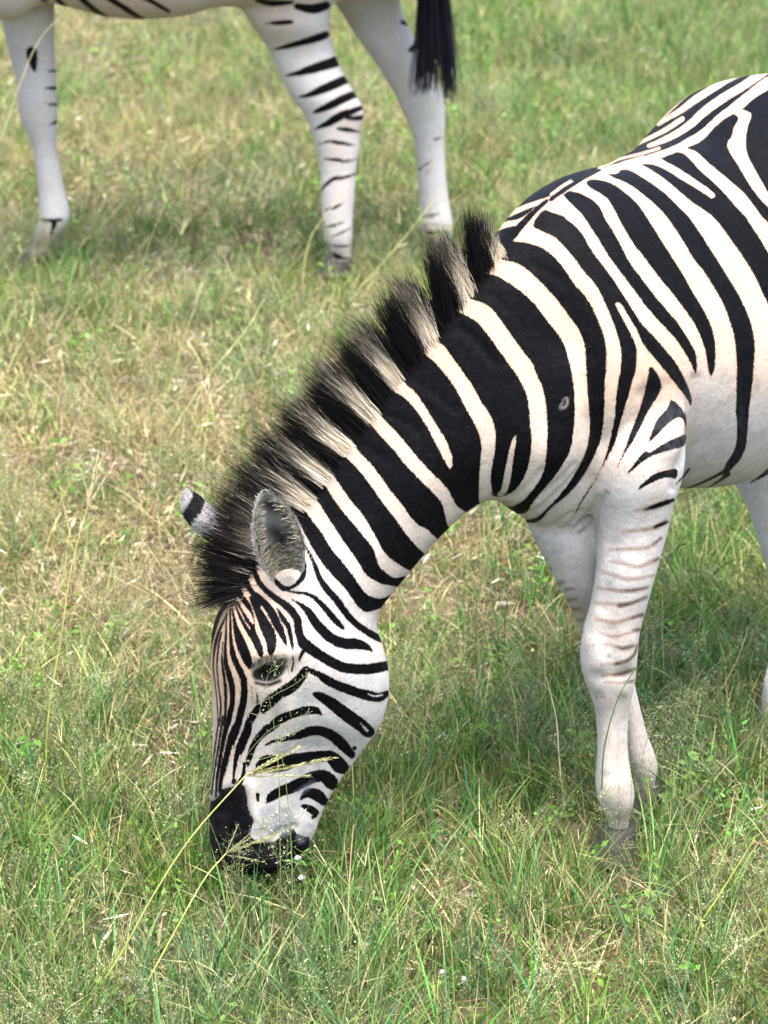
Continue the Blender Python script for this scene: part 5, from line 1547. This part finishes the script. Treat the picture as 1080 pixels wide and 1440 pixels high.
stalk('olive stalk with two reddish seed fingers under the throat', [(672,985),(671,900),(669,840),(656,790),(647,772)], .05, .0036, .002, (.14, .18, .06), (.26, .28, .08),
      [((647,772),(633,756)), ((647,772),(672,757))], (.42, .22, .16), .0030)
stalk('green brown stalk bending to the right under the throat', [(673,985),(668,880),(676,820),(690,770)], .06, .0034, .002, (.13, .17, .05), (.30, .22, .08))
stalk('green leafless stalk rising past the near knee', [(846,1110),(850,1050),(868,985),(893,940)], -.04, .0034, .0018, (.13, .22, .06), None, y_root=LFY - .12)
stalk('straight green stalk in the near grass with a starburst seed head', [(720,1445),(770,1385),(795,1355)], .08, .0034, .002, (.30, .36, .1), None,
      [((795,1355),(815,1295)), ((795,1355),(830,1320)), ((795,1355),(845,1308)), ((795,1355),(868,1322)), ((795,1355),(850,1352)), ((795,1355),(838,1365))], (.42, .42, .2))
stalk('thin straw stalk standing below the chin', [(489,1345),(490,1270),(493,1210),(497,1160)], .03, .0030, .0016, (.52, .44, .2))
stalk('slim light green stalk leaning left of the face', [(285,1035),(276,975),(262,925),(246,880)], .06, .0030, .0016, (.24, .36, .1))

# airy seed sprays standing in front of the cheek
def spray(label, root, culm, strokes, n, Yd):
    r0 = at_z(*root, 0.)
    P = [r0] + [at_Y(x, y, Yd) for x, y in culm]
    Vv, Fq, Cc = tube(P, .0024, .0010, (.20, .27, .08))
    o = add('seed_spray', fast_mesh('seed_spray', Vv, Fq, Cc), STALK)
    o['label'] = label; o['category'] = 'seed spray'; o['group'] = 'seed sprays in front of the face'
    cen, outp = [], []
    for S_ in strokes:
        S_ = catmull(np.array(S_, float), 6)
        outp.append(tube(np.array([P[-1]] + [at_Y(x, y, Yd) for x, y, w_ in S_[::6]]), .0008, .0005, (.30, .32, .14)))
        for _ in range(int(n * len(S_) / 18)):
            q = S_[rng.integers(0, len(S_))]
            cen.append(at_Y(q[0] + rng.normal(0, q[2] * .30), q[1] + rng.normal(0, q[2] * .30), Yd + rng.normal(0, .012)))
    cen = np.array(cen); m = len(cen)
    d = np.stack([rng.normal(.35, .6, m), rng.normal(0, .4, m), rng.normal(.3, .6, m)], 1); d /= np.linalg.norm(d, axis=1)[:, None]
    cc = np.where(rng.random((m, 1)) < .6, np.array([.20, .22, .11]), np.array([.32, .30, .19])) * rng.uniform(.7, 1.2, (m, 1))
    outp.append(leaves(cen, d, rng.uniform(.005, .008, m), rng.uniform(.0012, .002, m), cc))
    add('seeds', fast_mesh('seeds', *joinm(outp)), STALK, o)['kind'] = 'stuff'
YS = LFY - .40
spray('fine seed spray hanging before the eye and upper cheek stripe', (396, 1330), [(394,1200),(392,1090),(384,1010)], [[(375,955,26),(392,938,26),(404,925,20)], [(350,1000,22),(385,978,28),(415,962,26),(436,945,20)]], 70, YS)
spray('fine seed spray over the lower cheek above the long stalk', (412, 1335), [(410,1200),(404,1120),(396,1060)], [[(345,1070,20),(375,1030,24),(410,1012,24),(440,1000,18)], [(390,1040,14),(410,1032,16),(428,1024,12)]], 55, YS + .02)

# small white petals caught in the grass
PETAL = plain_material('white_petal', (.26, .26, .25), .6, .3, 200, .3)
def petal(x, y, z, r, label):
    p = at_z(x, y, z)
    t = np.linspace(0, 2 * np.pi, 14, endpoint=False)
    rings_ = []
    for k, s in enumerate((0.05, .5, .85, 1.0, .86, .5, .05)):
        zz_ = (.35 * s * s) * r + (0.0 if k < 4 else .0022)
        rings_.append(np.stack([r * s * np.cos(t) * (1 + .12 * np.sin(2 * t)), r * .75 * s * np.sin(t) * (1 + .15 * np.cos(3 * t)), np.full(14, zz_)], 1))
    Vv, Fa = rings_to_mesh(rings_)
    Vv = np.array(Vv)
    a = rng.uniform(.6, 1.1)                      # tipped towards the light
    Y_, Z_ = Vv[:, 1].copy(), Vv[:, 2].copy()
    Vv[:, 1] = Y_ * math.cos(a) + Z_ * math.sin(a); Vv[:, 2] = Y_ * math.sin(a) + Z_ * math.cos(a)
    o = add('petal', mesh_from('petal', Vv + p, Fa), PETAL)
    o['label'] = label; o['category'] = 'petal'; o['group'] = 'white petals in the grass'
petal(419, 1208, .07, .0068, 'round white petal caught in the grass close under the zebra chin')
petal(424, 1236, .06, .0068, 'round white petal in the grass just below the other one under the chin')
for x, y in ((168,1350),(205,1392),(178,1378),(652,1378),(580,1250),(622,1368)):
    petal(x, y, .04, .0055, 'small curled white petal lying in the near meadow grass')
